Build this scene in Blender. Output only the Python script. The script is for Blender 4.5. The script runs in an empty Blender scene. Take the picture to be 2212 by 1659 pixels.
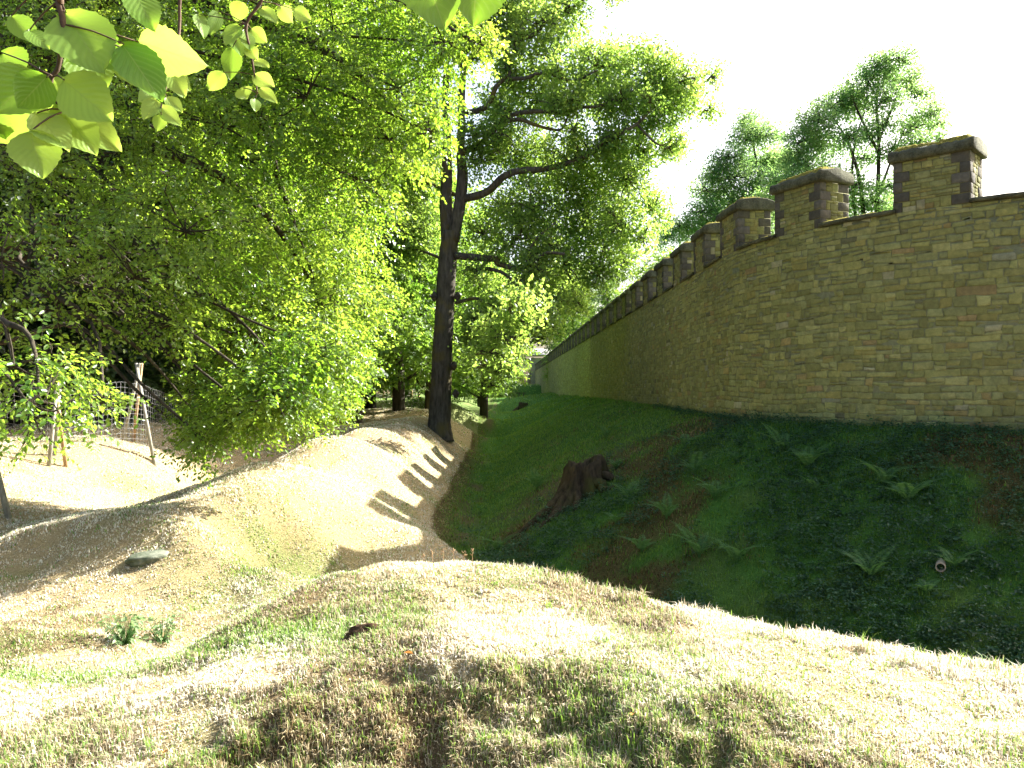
import bpy, math, random
import numpy as np
from mathutils import Vector

rng = np.random.default_rng(7)
random.seed(7)
SC = bpy.context.scene
COL = SC.collection
F, CX, HY = 1728.0, 1106.0, 842.0      # the photograph's lens, used to measure where things stand


def P(px, py, d):
    """world position of a thing seen at (px, py) standing d metres away"""
    return np.array([(px - CX) / F * d, d, (HY - py) / F * d])


# ------------------------------------------------------------------ helpers
def unit(v):
    v = np.asarray(v, float)
    return v / np.maximum(np.linalg.norm(v, axis=-1, keepdims=True), 1e-9)


def mesh_np(name, verts, faces, mat, parent=None, attrs=None, smooth=False, origin=None):
    """verts (n,3); faces = list of arrays (m,k)"""
    verts = np.asarray(verts, np.float32)
    if origin is not None:
        verts = verts - np.asarray(origin, np.float32)
    me = bpy.data.meshes.new(name)
    me.vertices.add(len(verts))
    me.vertices.foreach_set('co', verts.ravel())
    fl = [np.asarray(f, np.int32) for f in faces if len(f)]
    nl = sum(f.size for f in fl)
    me.loops.add(nl)
    me.loops.foreach_set('vertex_index', np.concatenate([f.ravel() for f in fl]))
    counts = np.concatenate([np.full(len(f), f.shape[1], np.int32) for f in fl])
    starts = np.concatenate([[0], np.cumsum(counts)[:-1]]).astype(np.int32)
    me.polygons.add(len(counts))
    me.polygons.foreach_set('loop_start', starts)
    if smooth:
        me.polygons.foreach_set('use_smooth', np.ones(len(counts), bool))
    me.update(calc_edges=True)
    for k, a in (attrs or {}).items():
        a = np.asarray(a, np.float32)
        if a.ndim == 1:
            me.attributes.new(k, 'FLOAT', 'POINT').data.foreach_set('value', a)
        else:
            c = np.ones((len(a), 4), np.float32)
            c[:, :3] = a
            me.attributes.new(k, 'FLOAT_COLOR', 'POINT').data.foreach_set('color', c.ravel())
    if mat:
        me.materials.append(mat)
    o = bpy.data.objects.new(name, me)
    COL.objects.link(o)
    if origin is not None and parent is None:
        o.location = origin
    if parent is not None:
        o.parent = parent
    return o


def tag(o, label=None, cat=None, group=None, kind=None):
    if label: o['label'] = label
    if cat: o['category'] = cat
    if group: o['group'] = group
    if kind: o['kind'] = kind
    return o


def thing(name, loc, label, cat, group=None):
    o = bpy.data.objects.new(name, None)
    o.empty_display_size = .2
    o.location = loc
    COL.objects.link(o)
    return tag(o, label, cat, group)


def copy_tree(o, parent=None):
    c = o.copy()
    COL.objects.link(c)
    c.parent = parent
    for ch in list(o.children):
        copy_tree(ch, c)
    return c


def hash2(ix, iy, seed):
    h = (ix.astype(np.int64) * 374761393 + iy.astype(np.int64) * 668265263 + seed * 982451653) & 0x7fffffff
    h = ((h ^ (h >> 13)) * 1274126177) & 0x7fffffff
    return ((h ^ (h >> 16)) & 0xffff) / 65535.0


def vnoise(x, y, seed=0):
    x = np.asarray(x, float); y = np.asarray(y, float)
    ix = np.floor(x); iy = np.floor(y)
    fx = x - ix; fy = y - iy
    fx = fx * fx * (3 - 2 * fx); fy = fy * fy * (3 - 2 * fy)
    a = hash2(ix, iy, seed); b = hash2(ix + 1, iy, seed)
    c = hash2(ix, iy + 1, seed); d = hash2(ix + 1, iy + 1, seed)
    return (a * (1 - fx) + b * fx) * (1 - fy) + (c * (1 - fx) + d * fx) * fy


def fbm(x, y, seed=0, o=3):
    s = 0; a = .5; t = 0
    for i in range(o):
        s = s + a * vnoise(x * 2 ** i, y * 2 ** i, seed + i * 17)
        t += a; a *= .5
    return s / t


def sstep(a, b, x):
    t = np.clip((x - a) / (b - a), 0, 1)
    return t * t * (3 - 2 * t)


class TB:
    """collects tubes into one mesh"""
    def __init__(s):
        s.v = []; s.f = []; s.n = 0

    def tube(s, pts, radii, sides=7, smooth=3, knob=0.0, cap=True):
        pts = np.asarray(pts, float)
        radii = np.asarray(radii, float) * np.ones(len(pts))
        if smooth > 1 and len(pts) > 2:
            q = np.vstack([2 * pts[0] - pts[1], pts, 2 * pts[-1] - pts[-2]])
            out = []; ro = []
            for i in range(1, len(q) - 2):
                for k in range(smooth):
                    t = k / smooth
                    out.append(.5 * (2 * q[i] + (q[i + 1] - q[i - 1]) * t + (2 * q[i - 1] - 5 * q[i] + 4 * q[i + 1] - q[i + 2]) * t * t
                                     + (3 * q[i] - q[i - 1] - 3 * q[i + 1] + q[i + 2]) * t ** 3))
                    ro.append(radii[i - 1] * (1 - t) + radii[min(i, len(radii) - 1)] * t)
            out.append(q[-2]); ro.append(radii[-1])
            pts = np.array(out); radii = np.array(ro)
        n = len(pts)
        tan = unit(np.gradient(pts, axis=0))
        ref = np.array([0, 0, 1.0]) if abs(tan[0][2]) < .8 else np.array([1.0, 0, 0])
        u = unit(np.cross(tan, ref)); w = np.cross(tan, u)
        an = np.linspace(0, 2 * math.pi, sides, endpoint=False)
        rr = radii[:, None] * (1 + knob * (rng.random((n, sides)) - .5))
        ring = pts[:, None, :] + rr[..., None] * (np.cos(an)[None, :, None] * u[:, None, :] + np.sin(an)[None, :, None] * w[:, None, :])
        s.v.append(ring.reshape(-1, 3))
        i = np.arange(n - 1)[:, None] * sides; j = np.arange(sides)[None, :]; j2 = (j + 1) % sides
        s.f.append(np.stack([i + j, i + j2, i + sides + j2, i + sides + j], -1).reshape(-1, 4) + s.n)
        s.n += n * sides
        if cap:
            s.v.append(np.array([pts[0], pts[-1]]))
            a = np.arange(sides); b = (a + 1) % sides
            s.f.append(np.stack([b, a, np.full(sides, n * sides), np.full(sides, n * sides)], -1)[:, :3] + (s.n - n * sides))
            s.f.append(np.stack([a + (n - 1) * sides, b + (n - 1) * sides, np.full(sides, n * sides + 1)], -1) + (s.n - n * sides))
            s.n += 2

    def sticks(s, A, B, ra, rb):
        """many thin three-sided twigs at once"""
        A = np.asarray(A, float); B = np.asarray(B, float)
        n = len(A)
        if n == 0: return
        t = unit(B - A)
        u = unit(np.cross(t, np.array([.31, .22, .93]))); w = np.cross(t, u)
        vs = []
        for k in range(3):
            c, d = math.cos(2.0944 * k), math.sin(2.0944 * k)
            vs.append(A + (u * c + w * d) * ra)
        for k in range(3):
            c, d = math.cos(2.0944 * k), math.sin(2.0944 * k)
            vs.append(B + (u * c + w * d) * rb)
        V = np.stack(vs, 1).reshape(-1, 3)
        base = np.arange(n)[:, None, None] * 6
        f = np.array([[0, 1, 4, 3], [1, 2, 5, 4], [2, 0, 3, 5]])[None]
        s.v.append(V); s.f.append((base + f).reshape(-1, 4) + s.n); s.n += 6 * n

    def build(s, name, mat, parent=None, origin=None, smooth=True, attrs=None):
        q = [f for f in s.f if f.shape[1] == 4]; t = [f for f in s.f if f.shape[1] == 3]
        fs = []
        if q: fs.append(np.vstack(q))
        if t: fs.append(np.vstack(t))
        return mesh_np(name, np.vstack(s.v), fs, mat, parent, attrs, smooth, origin)


# ------------------------------------------------------------------ materials
def new_mat(name):
    m = bpy.data.materials.new(name); m.use_nodes = True
    nt = m.node_tree; nt.nodes.clear()
    out = nt.nodes.new('ShaderNodeOutputMaterial')
    return m, nt, out


def N(nt, typ, **kw):
    n = nt.nodes.new(typ)
    for k, v in kw.items():
        if k.startswith('i_'):
            key = k[2:]
            n.inputs[int(key) if key.isdigit() else key.replace('_', ' ')].default_value = v
        else:
            setattr(n, k, v)
    return n


def mixc(nt, fac, a, b, blend='MIX'):
    n = nt.nodes.new('ShaderNodeMix'); n.data_type = 'RGBA'; n.blend_type = blend
    for sock, val in ((n.inputs[0], fac), (n.inputs[6], a), (n.inputs[7], b)):
        if isinstance(val, bpy.types.NodeSocket): nt.links.new(val, sock)
        elif isinstance(val, (int, float)): sock.default_value = val
        else: sock.default_value = (*val, 1)
    return n.outputs[2]


def ramp(nt, fac, stops):
    n = nt.nodes.new('ShaderNodeValToRGB')
    e = n.color_ramp.elements
    while len(e) < len(stops): e.new(.5)
    for i, (p, c) in enumerate(stops):
        e[i].position = p; e[i].color = (*c, 1)
    nt.links.new(fac, n.inputs[0])
    return n.outputs[0]


def noise_tex(nt, scale, detail=4, rough=.55, vec=None, sx=None):
    n = N(nt, 'ShaderNodeTexNoise', i_Scale=scale, i_Detail=detail, i_Roughness=rough)
    if vec is None:
        vec = N(nt, 'ShaderNodeTexCoord').outputs['Object']
    if sx:
        mp = N(nt, 'ShaderNodeMapping'); mp.inputs['Scale'].default_value = sx
        nt.links.new(vec, mp.inputs[0]); vec = mp.outputs[0]
    nt.links.new(vec, n.inputs['Vector'])
    return n.outputs['Fac']


def bump(nt, h, strength, dist):
    b = N(nt, 'ShaderNodeBump', i_Strength=strength, i_Distance=dist)
    nt.links.new(h, b.inputs['Height'])
    return b.outputs[0]


def principled(nt, out, col, rough=.9, spec=.2, normal=None):
    p = N(nt, 'ShaderNodeBsdfPrincipled')
    p.inputs['Roughness'].default_value = rough
    p.inputs['Specular IOR Level'].default_value = spec
    if isinstance(col, bpy.types.NodeSocket): nt.links.new(col, p.inputs['Base Color'])
    else: p.inputs['Base Color'].default_value = (*col, 1)
    if normal is not None: nt.links.new(normal, p.inputs['Normal'])
    if out is not None: nt.links.new(p.outputs[0], out.inputs[0])
    return p


def attr(nt, name, color=False):
    a = N(nt, 'ShaderNodeAttribute', attribute_name=name)
    return a.outputs['Color' if color else 'Fac']


def leaf_mat(name, d0, d1, t0, t1, trans=.5, rough=.42, spec=.4):
    m, nt, out = new_mat(name)
    r = attr(nt, 'rnd')
    p = principled(nt, None, mixc(nt, r, d0, d1), rough, spec)
    t = N(nt, 'ShaderNodeBsdfTranslucent')
    nt.links.new(mixc(nt, r, t0, t1), t.inputs[0])
    mx = N(nt, 'ShaderNodeMixShader'); mx.inputs[0].default_value = trans
    nt.links.new(p.outputs[0], mx.inputs[1]); nt.links.new(t.outputs[0], mx.inputs[2])
    nt.links.new(mx.outputs[0], out.inputs[0])
    return m


def bark_mat(name, c0, c1, scale=6, moss=None):
    m, nt, out = new_mat(name)
    n1 = noise_tex(nt, scale, 6, .65, sx=(1, 1, .22))
    n2 = noise_tex(nt, .9, 3, .5)
    c = ramp(nt, n1, [(.32, c0), (.68, c1)])
    if moss:
        k = N(nt, 'ShaderNodeMapRange'); k.inputs[1].default_value = .52; k.inputs[2].default_value = .68
        nt.links.new(n2, k.inputs[0])
        c = mixc(nt, k.outputs[0], c, moss)
    principled(nt, out, c, .95, .1, bump(nt, n1, .9, .06))
    return m


def plain_mat(name, c0, c1, scale=8, rough=.85, spec=.2, bm=.4, bd=.01, sx=None):
    m, nt, out = new_mat(name)
    n1 = noise_tex(nt, scale, 5, .6, sx=sx)
    principled(nt, out, ramp(nt, n1, [(.3, c0), (.7, c1)]), rough, spec, bump(nt, n1, bm, bd))
    return m


def ground_mat():
    m, nt, out = new_mat('turf_soil')
    g = attr(nt, 'gr'); b = attr(nt, 'bare'); th = attr(nt, 'th')
    fine = noise_tex(nt, 34, 6, .7)
    mid = noise_tex(nt, 4.5, 5, .65)
    dry = ramp(nt, fine, [(.28, (.17, .115, .055)), (.5, (.36, .28, .15)), (.72, (.55, .46, .29))])
    dry2 = mixc(nt, mid, mixc(nt, .35, dry, (.21, .135, .062)), dry)
    grn = ramp(nt, fine, [(.3, (.03, .075, .014)), (.7, (.08, .19, .03))])
    dry2 = mixc(nt, th, dry2, ramp(nt, fine, [(.3, (.03, .018, .008)), (.7, (.12, .075, .032))]))  # brown thatch, and the slopes' shade painted into the turf
    c = mixc(nt, g, dry2, grn)
    soil = ramp(nt, fine, [(.3, (.05, .034, .02)), (.7, (.15, .10, .055))])
    c = mixc(nt, b, c, soil)
    principled(nt, out, c, .97, .08, bump(nt, fine, .8, .05))
    return m


def grass_mat():
    m, nt, out = new_mat('grass_blades')
    r = attr(nt, 'rnd'); g = attr(nt, 'gr'); th = attr(nt, 'th')
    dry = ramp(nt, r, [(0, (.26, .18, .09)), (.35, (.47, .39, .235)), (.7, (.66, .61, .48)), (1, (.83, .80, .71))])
    thatch_shade_ramp = ramp(nt, r, [(0, (.055, .033, .011)), (.4, (.15, .098, .036)), (.75, (.31, .23, .10)), (1, (.56, .47, .27))])
    dry = mixc(nt, th, dry, thatch_shade_ramp)  # brown dead grass, doubling as painted shade on the slopes
    grn = ramp(nt, r, [(0, (.052, .145, .018)), (.6, (.11, .255, .034)), (1, (.20, .34, .06))])
    c = mixc(nt, g, dry, grn)
    p = principled(nt, None, c, .55, .3)
    t = N(nt, 'ShaderNodeBsdfTranslucent')
    nt.links.new(mixc(nt, g, c, mixc(nt, r, (.16, .30, .03), (.32, .46, .07))), t.inputs[0])
    mx = N(nt, 'ShaderNodeMixShader'); mx.inputs[0].default_value = .38
    nt.links.new(p.outputs[0], mx.inputs[1]); nt.links.new(t.outputs[0], mx.inputs[2])
    nt.links.new(mx.outputs[0], out.inputs[0])
    return m


def stone_mat():
    m, nt, out = new_mat('rubble_stone')
    c = attr(nt, 'stone', True)
    n1 = noise_tex(nt, 9, 6, .7)
    n2 = noise_tex(nt, 1.1, 4, .6)
    c = mixc(nt, 1.0, c, ramp(nt, n1, [(.25, (.6, .61, .6)), (.75, (1.36, 1.33, 1.24))]), 'MULTIPLY')
    k = N(nt, 'ShaderNodeMapRange'); k.inputs[1].default_value = .5; k.inputs[2].default_value = .72
    k.inputs[4].default_value = .35
    nt.links.new(n2, k.inputs[0])
    c = mixc(nt, k.outputs[0], c, (.17, .165, .06))
    principled(nt, out, c, .93, .12, bump(nt, n1, .7, .03))
    return m


def cap_mat():
    m, nt, out = new_mat('weathered_cap_stone')
    n1 = noise_tex(nt, 26, 6, .72)
    n2 = noise_tex(nt, 2.6, 5, .65)
    c = ramp(nt, n2, [(.36, (.016, .016, .008)), (.47, (.075, .076, .04)), (.7, (.18, .178, .115))])
    c = mixc(nt, .5, c, ramp(nt, n1, [(.3, (.02, .02, .012)), (.72, (.17, .17, .12))]))
    principled(nt, out, c, .95, .1, bump(nt, n1, .8, .03))
    return m


def moss_mat():
    m, nt, out = new_mat('moss')
    n1 = noise_tex(nt, 22, 5, .7)
    c = ramp(nt, n1, [(.3, (.05, .045, .012)), (.5, (.20, .18, .03)), (.75, (.36, .31, .07))])
    principled(nt, out, c, .98, .05, bump(nt, n1, 1, .05))
    return m


M_GROUND = ground_mat(); M_GRASS = grass_mat(); M_STONE = stone_mat(); M_CAP = cap_mat(); M_MOSS = moss_mat()
M_BEECH = leaf_mat('beech_leaves', (.032, .085, .012), (.14, .225, .035), (.18, .40, .015), (.56, .71, .08), .5, .34, .5)
M_BEECH_NEAR = None
M_OAK = leaf_mat('oak_leaves', (.065, .13, .035), (.14, .22, .055), (.25, .44, .06), (.50, .66, .11), .55)
M_FAR = leaf_mat('forest_leaves', (.035, .085, .018), (.11, .185, .035), (.14, .32, .025), (.44, .60, .08), .48)
M_DARKWOOD = leaf_mat('dark_wood_leaves', (.016, .035, .011), (.035, .062, .018), (.05, .11, .015), (.11, .19, .03), .4)
M_WEED = leaf_mat('pale_weed_leaves', (.14, .22, .10), (.24, .32, .16), (.2, .34, .1), (.3, .44, .16), .4)
M_ROBINIA = leaf_mat('airy_leaves', (.06, .14, .065), (.12, .215, .085), (.22, .44, .12), (.42, .60, .16), .5)
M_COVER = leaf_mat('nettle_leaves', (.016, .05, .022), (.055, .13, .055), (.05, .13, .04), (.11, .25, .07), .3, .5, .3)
M_FERN = leaf_mat('fern_leaves', (.05, .135, .035), (.10, .21, .06), (.12, .28, .055), (.20, .38, .09), .4, .5, .3)
M_BARK_OAK = bark_mat('oak_bark', (.036, .032, .026), (.125, .112, .088), 7, (.12, .10, .035))
M_BARK = bark_mat('dark_bark', (.025, .022, .016), (.085, .072, .052), 6)
M_TWIG = plain_mat('twig_bark', (.05, .032, .02), (.13, .085, .055), 30)
M_WOOD = plain_mat('peeled_pole_wood', (.25, .16, .085), (.48, .34, .19), 10, sx=(3, 3, .3))
M_GREYWOOD = plain_mat('weathered_pole_wood', (.16, .15, .12), (.34, .33, .27), 10, sx=(3, 3, .3))
M_WIRE = plain_mat('galvanised_wire', (.2, .2, .2), (.36, .36, .36), 20, .4, .5)
M_STUMP = bark_mat('rotten_stump_wood', (.016, .012, .008), (.095, .072, .042), 8, (.06, .065, .018))
M_ROCK = plain_mat('grey_boulder', (.035, .05, .022), (.2, .21, .16), 5, .9, .2, .8, .03)
M_SOIL = plain_mat('bare_soil', (.025, .015, .008), (.085, .052, .028), 14, .95, .1, 1, .04)

# ------------------------------------------------------------------ the fort wall's line
WC = np.array([15.4, 24.0]); WR = 9.08
A0 = math.radians(112)
SARC = WR * A0                       # s where the straight part starts
SEND = SARC + 166.0
SDIR = np.array([-.01, 1.0]); SDIR /= np.linalg.norm(SDIR)


def wall_at(s):
    """position, tangent (away from the camera), outward normal"""
    s = np.asarray(s, float)
    a = np.maximum(A0 - s / WR, 0)
    ext = np.maximum(s - SARC, 0)
    p = np.stack([WC[0] - WR * np.cos(a), WC[1] - WR * np.sin(a)], -1) + ext[..., None] * SDIR
    nrm = np.stack([-np.cos(a), -np.sin(a)], -1)
    tan = np.stack([-np.sin(a), np.cos(a)], -1)
    st = (s > SARC)[..., None]
    nrm = np.where(st, np.array([-SDIR[1], SDIR[0]]), nrm)
    tan = np.where(st, SDIR, tan)
    return p, tan, nrm


def wall_q(x, y):
    """how far outside the wall's outer face a point stands"""
    x = np.asarray(x, float); y = np.asarray(y, float)
    q1 = (WC[0] - WR) - .01 * (y - WC[1]) - x
    q2 = np.hypot(x - WC[0], y - WC[1]) - WR
    return np.where(y > WC[1], q1, q2)


def base_z(y):
    return np.interp(y, [10, 16, 26, 36, 50, 75, 120, 170, 200], [-.83, -.84, -.79, -.68, -.57, -.55, -.72, -.95, -.95])


# ------------------------------------------------------------------ the terrain: heights measured along the ditches, the ridge and the mounds
cp = []
def C(x, y, z): cp.append((x, y, z))
def Cp(px, py, d):
    v = P(px, py, d); C(*v)

for s in list(np.arange(SARC - WR * math.radians(100), SARC, 2.0)) + list(SARC + np.array([0, 3, 6, 9, 12, 16, 20, 25, 31, 38, 47, 58, 72, 90, 115])):
    p, t, n = wall_at(np.array(s)); bz = float(base_z(p[1]))
    far = np.interp(p[1], [40, 120], [1, .75])
    for q, z in ((-.5, bz), (.2, bz - .02), (1.2, bz - .22), (2.6, bz - .85), (4.4, bz - 1.85), (6.2, bz - 2.85), (7.2, bz - 3.42), (7.8, bz - 3.5)):
        v = p + n * q
        C(v[0], v[1], bz + (z - bz) * far)
    if s >= SARC:
        for q, z in ((8.5, -3.55), (9.4, -2.85), (10.2, -2.2), (10.9, -1.85)):
            v = p + n * q
            C(v[0], v[1], z * far if p[1] > 40 else z)
    elif p[1] < 24 and p[0] < 9:
        for q, z in ((8.6, -3.7), (9.6, -3.0)):
            v = p + n * q
            C(v[0], v[1], z)
# ridge crest between the ditches
for px, py, d in ((330, 1130, 12.6), (430, 1075, 14.4), (560, 1010, 17.9), (700, 950, 24.4)):
    Cp(px, py, d)
    v = P(px, py, d)
    k = float(np.interp(d, [12.6, 14.4, 17.9, 24.4], [.2, .34, .6, 1]))
    C(v[0] - .5, v[1] + .3, v[2] - .12 * k); C(v[0] - 1.3, v[1] + .5, v[2] - .62 * k); C(v[0] - 2.3, v[1] + .8, v[2] - 1.2 * k); C(v[0] + .7, v[1], v[2] - .02)
for y, z in ((30, -1.55), (36, -1.62), (42, -1.5), (50, -1.45), (62, -1.35), (80, -1.2), (110, -1.0)):
    C(-5.3, y, z); C(-4.4, y, z - .06); C(-6.3, y, z - .15)
C(-3.6, 36, -1.93); C(-4.2, 35, -1.72)
# ridge's near end and the hollow
for a in ((480, 1180, 13), (600, 1220, 12.2), (400, 1250, 11.6), (560, 1245, 13.2), (640, 1100, 15), (560, 1120, 14.2), (760, 1170, 15.5), (720, 1222, 14.5), (650, 1240, 13.9), (640, 1180, 14.4), (325, 1190, 12.3),
          (100, 1200, 13), (200, 1300, 11), (290, 1370, 9.3), (240, 1420, 8.5), (380, 1310, 10.8), (480, 1290, 11.5), (620, 1262, 12.5)):
    Cp(*a)
# outer ditch and its far bank
for x, y, z in ((-9.4, 30, -3.1), (-9.4, 25, -3.6), (-9.1, 20, -3.2), (-8.4, 16.6, -2.85), (-7.6, 13, -2.62), (-6.4, 10, -2.95), (-5.2, 8, -2.85), (-9.6, 36, -2.7), (-9.8, 45, -2.2),
                (-9.8, 60, -1.7), (-10, 80, -1.4), (-7.4, 30, -2.75), (-8.4, 30, -3.1)):
    C(x, y, z)
for x, y, z in ((-11.2, 25, -2.14), (-12.2, 26, -1.75), (-12.8, 23, -2.04), (-13.2, 21.5, -2.0), (-11.2, 19, -2.45), (-10, 16, -2.4), (-9, 13.8, -2.7), (-8.9, 13, -2.75), (-11.5, 14, -2.1),
                (-14.5, 27, -1.65), (-13, 32, -1.6), (-13, 40, -1.5), (-13, 55, -1.35), (-13, 75, -1.3), (-18, 20, -1.7), (-20, 35, -1.5), (-25, 55, -1.3), (-22, 80, -1.2), (-10, 8, -2.5), (-14, 8, -2), (-18, 5, -1.9)):
    C(x, y, z)
# mound in front
for px, py, d in ((350, 1420, 7.6), (500, 1335, 8.2), (700, 1243, 8.8), (830, 1220, 9.1), (960, 1212, 9.2), (1080, 1225, 9.2), (1200, 1250, 9.0), (1350, 1283, 8.7), (1500, 1320, 8.3), (1650, 1352, 7.9),
                  (1800, 1380, 7.6), (2000, 1412, 7.2), (2212, 1450, 6.8), (2450, 1500, 6.5)):
    v = P(px, py, d); C(*v)
    b = v * (1 + .9 / d)
    C(b[0], b[1], v[2] - .42)
    b = v * (1 + 1.9 / d)
    C(b[0], b[1], v[2] - (1.0 if px > 750 else .62))
for a in ((1000, 1290, 8.0), (1000, 1350, 7.15), (1000, 1388, 6.3), (1000, 1500, 5.88), (1000, 1659, 5.42), (700, 1310, 7.9), (700, 1375, 7.2), (700, 1425, 6.4), (700, 1540, 5.85), (700, 1659, 5.45),
          (1300, 1345, 7.6), (1300, 1425, 6.2), (1300, 1540, 5.65), (1300, 1659, 5.3), (1600, 1450, 6.2), (1600, 1560, 5.3), (1600, 1659, 5.0), (1900, 1470, 6.2), (1900, 1580, 5.3), (2150, 1540, 5.8), (2150, 1659, 4.9),
          (500, 1430, 6.9), (500, 1500, 6.05), (500, 1600, 5.62), (300, 1500, 6.5), (300, 1600, 5.65), (100, 1500, 7.0), (100, 1600, 5.8), (0, 1450, 7.8), (0, 1350, 9.5), (-100, 1600, 5.8), (-200, 1500, 7)):
    Cp(*a)
for x, y, z in ((0, 3.0, -2.9), (3, 3, -2.5), (-3, 3, -2.8), (0, 4.4, -2.85), (0, 0, -1.65), (4, 0, -1.65), (-4, 0, -1.75), (0, -4, -1.6), (8, -3, -1.7), (-8, -3, -1.8), (8, 4, -2.1), (9.5, 6.2, -2.5), (12, 3, -2.2),
                (20, 0, -1.6), (30, 8, -1.2), (-30, 0, -1.7), (0, -20, -1.4), (25, -15, -1.4), (-25, -15, -1.5)):
    C(x, y, z)
for x, y in ((12, 24), (16, 24), (16, 32), (12, 40), (14, 60), (14, 90), (14, 130), (22, 45), (30, 30), (30, 70), (35, 110), (20, 18)):
    C(x, y, -.6)
for x, y in ((-45, 20), (-45, 60), (-40, 100), (-25, 130), (-5, 160), (-2, 140), (-12, 110), (50, 60), (50, 140), (5, 175), (-60, 150)):
    C(x, y, -1.1)
CPT = np.array(cp); CPT[:, 0] += rng.normal(0, 1e-3, len(CPT))


def tps_k(d2):
    return .5 * d2 * np.log(d2 + 1e-9)


def tps_fit(pts, lam):
    n = len(pts)
    d2 = ((pts[:, None, :2] - pts[None, :, :2]) ** 2).sum(-1)
    K = tps_k(d2) + lam * np.eye(n)
    Pm = np.hstack([np.ones((n, 1)), pts[:, :2]])
    A = np.zeros((n + 3, n + 3)); A[:n, :n] = K; A[:n, n:] = Pm; A[n:, :n] = Pm.T
    return np.linalg.solve(A, np.concatenate([pts[:, 2], np.zeros(3)]))


TW = tps_fit(CPT, .12)


def zbase(x, y):
    x = np.asarray(x, float); y = np.asarray(y, float)
    sh = x.shape; x = x.ravel(); y = y.ravel()
    out = np.empty(len(x))
    for i in range(0, len(x), 20000):
        a = x[i:i + 20000]; b = y[i:i + 20000]
        d2 = (a[:, None] - CPT[None, :, 0]) ** 2 + (b[:, None] - CPT[None, :, 1]) ** 2
        out[i:i + 20000] = tps_k(d2) @ TW[:-3] + TW[-3] + TW[-2] * a + TW[-1] * b
    r = np.hypot(x, y - 40)
    w = sstep(95, 160, r)
    out = np.clip(out, -6, 1) * (1 - w) - 1.1 * w
    return out.reshape(sh)


CRX = np.array([-4, -3.0, -2.6, -2.1, -1.5, -.39, .70, 1.56, 2.2, 3.2])
CRY = np.array([4.2, 4.7, 5.35, 5.95, 6.35, 6.28, 6.1, 5.5, 4.9, 3.8])


def lumps(x, y):
    r = np.hypot(x, y)
    near = 1 - sstep(14, 30, r)
    q = wall_q(x, y)
    a = (fbm(x * 2.1, y * 2.1, 3) - .5) * .12 + (fbm(x * 5.5, y * 5.5, 9, 2) - .5) * .055
    b = (fbm(x * .45, y * .45, 5) - .5) * .3 * (1 - .75 * np.exp(-(((x + 3) / 2.2) ** 2 + ((y - 27) / 9) ** 2)))
    fg = 1 - sstep(-.3, .15, y - np.interp(x, CRX, CRY))          # tussocky front slope
    c = ((fbm(x * 3.3 + 7, y * 3.3, 21, 2) - .5) * .17 + (vnoise(x * 7.5, y * 7.5, 23) - .5) * .12) * fg
    return (a * (.35 + .65 * near) + b * sstep(11, 16, r) + c) * sstep(0, .8, np.abs(q))


def zg(x, y):
    x = np.asarray(x, float); y = np.asarray(y, float)
    return zbase(x, y) + lumps(x, y)


def greenness(x, y):
    q = wall_q(x, y)
    r = np.hypot(x, y)
    inner = (1 - sstep(7.6, 8.8, q)) * sstep(9.5, 11, y + .55 * np.maximum(x, 0))
    brown = sstep(.50, .66, fbm(x * .55 + 3, y * .55, 31)) * (.8 - .62 * sstep(21, 27, y)) * (1 - sstep(6.5, 7.2, q) * .7) * (1 - sstep(40, 60, y))
    g = inner * (1 - brown)
    patch = sstep(.5, .8, fbm(x * .9, y * .9 + 9, 41, 4)) * (.38 - .04 * sstep(12, 17, r)) * (1 - .5 * sstep(1.2, 3, x))
    patch = np.maximum(patch, np.exp(-(((x + 3.7) / 1.4) ** 2 + ((y - 13.0) / 2.4) ** 2)) * .42 * fbm(x * 2, y * 2, 43) * 2)
    strip = np.exp(-((y - 7.0 + .15 * x) / .45) ** 2) * sstep(-.5, -1.5, x) * .6
    farg = sstep(44, 70, y) * .8
    return np.clip(np.maximum.reduce([g, (1 - inner) * patch, strip * (1 - inner), farg * (1 - inner)]), 0, 1)


def thatch_and_shade(x, y):
    """brown tussock tone; also paints shade on the front slope and shaded bank"""
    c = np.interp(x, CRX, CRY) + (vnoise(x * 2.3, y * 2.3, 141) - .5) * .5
    t = 1 - sstep(-.45, .12, y - c)  # front slope: brown grass, darkened further for its backlit side
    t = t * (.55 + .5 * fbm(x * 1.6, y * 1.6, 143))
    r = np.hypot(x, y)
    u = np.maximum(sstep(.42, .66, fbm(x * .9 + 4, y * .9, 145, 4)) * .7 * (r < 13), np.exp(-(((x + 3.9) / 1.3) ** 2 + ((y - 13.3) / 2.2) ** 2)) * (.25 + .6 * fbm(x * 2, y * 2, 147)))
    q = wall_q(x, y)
    sh = ((q < 8.6) & (y + .55 * np.maximum(x, 0) > 9.8)) * 1.0  # bank below the wall: shade put into the dry grass colour
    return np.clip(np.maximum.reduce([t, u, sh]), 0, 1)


def bareness(x, y):
    q = wall_q(x, y)
    s = np.exp(-(((x - 1.6) / 2.2) ** 2 + ((y - 24.5) / 2.5) ** 2)) * .8
    t = sstep(.55, .7, fbm(x * .6 + 20, y * .6, 51)) * ((q > .3) & (q < 7.5) & (y < 28)) * .22
    bed = np.exp(-((q - 7.7) / .35) ** 2) * sstep(.45, .6, fbm(x * .9, y * .5, 61)) * (y > 20) * .8
    wood = sstep(-14, -20, x) * .9
    return np.clip(np.maximum.reduce([s, t, bed, wood]), 0, 1)


def hit(px, py, d0=3.5, d1=140):
    """the ground point seen at (px, py) - used once, to measure where things stand"""
    d = np.exp(np.linspace(math.log(d0), math.log(d1), 900))
    x = (px - CX) / F * d; z = (HY - py) / F * d
    g = zg(x, d)
    k = np.argmax(z < g)
    return np.array([x[k], d[k], g[k]])


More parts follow.
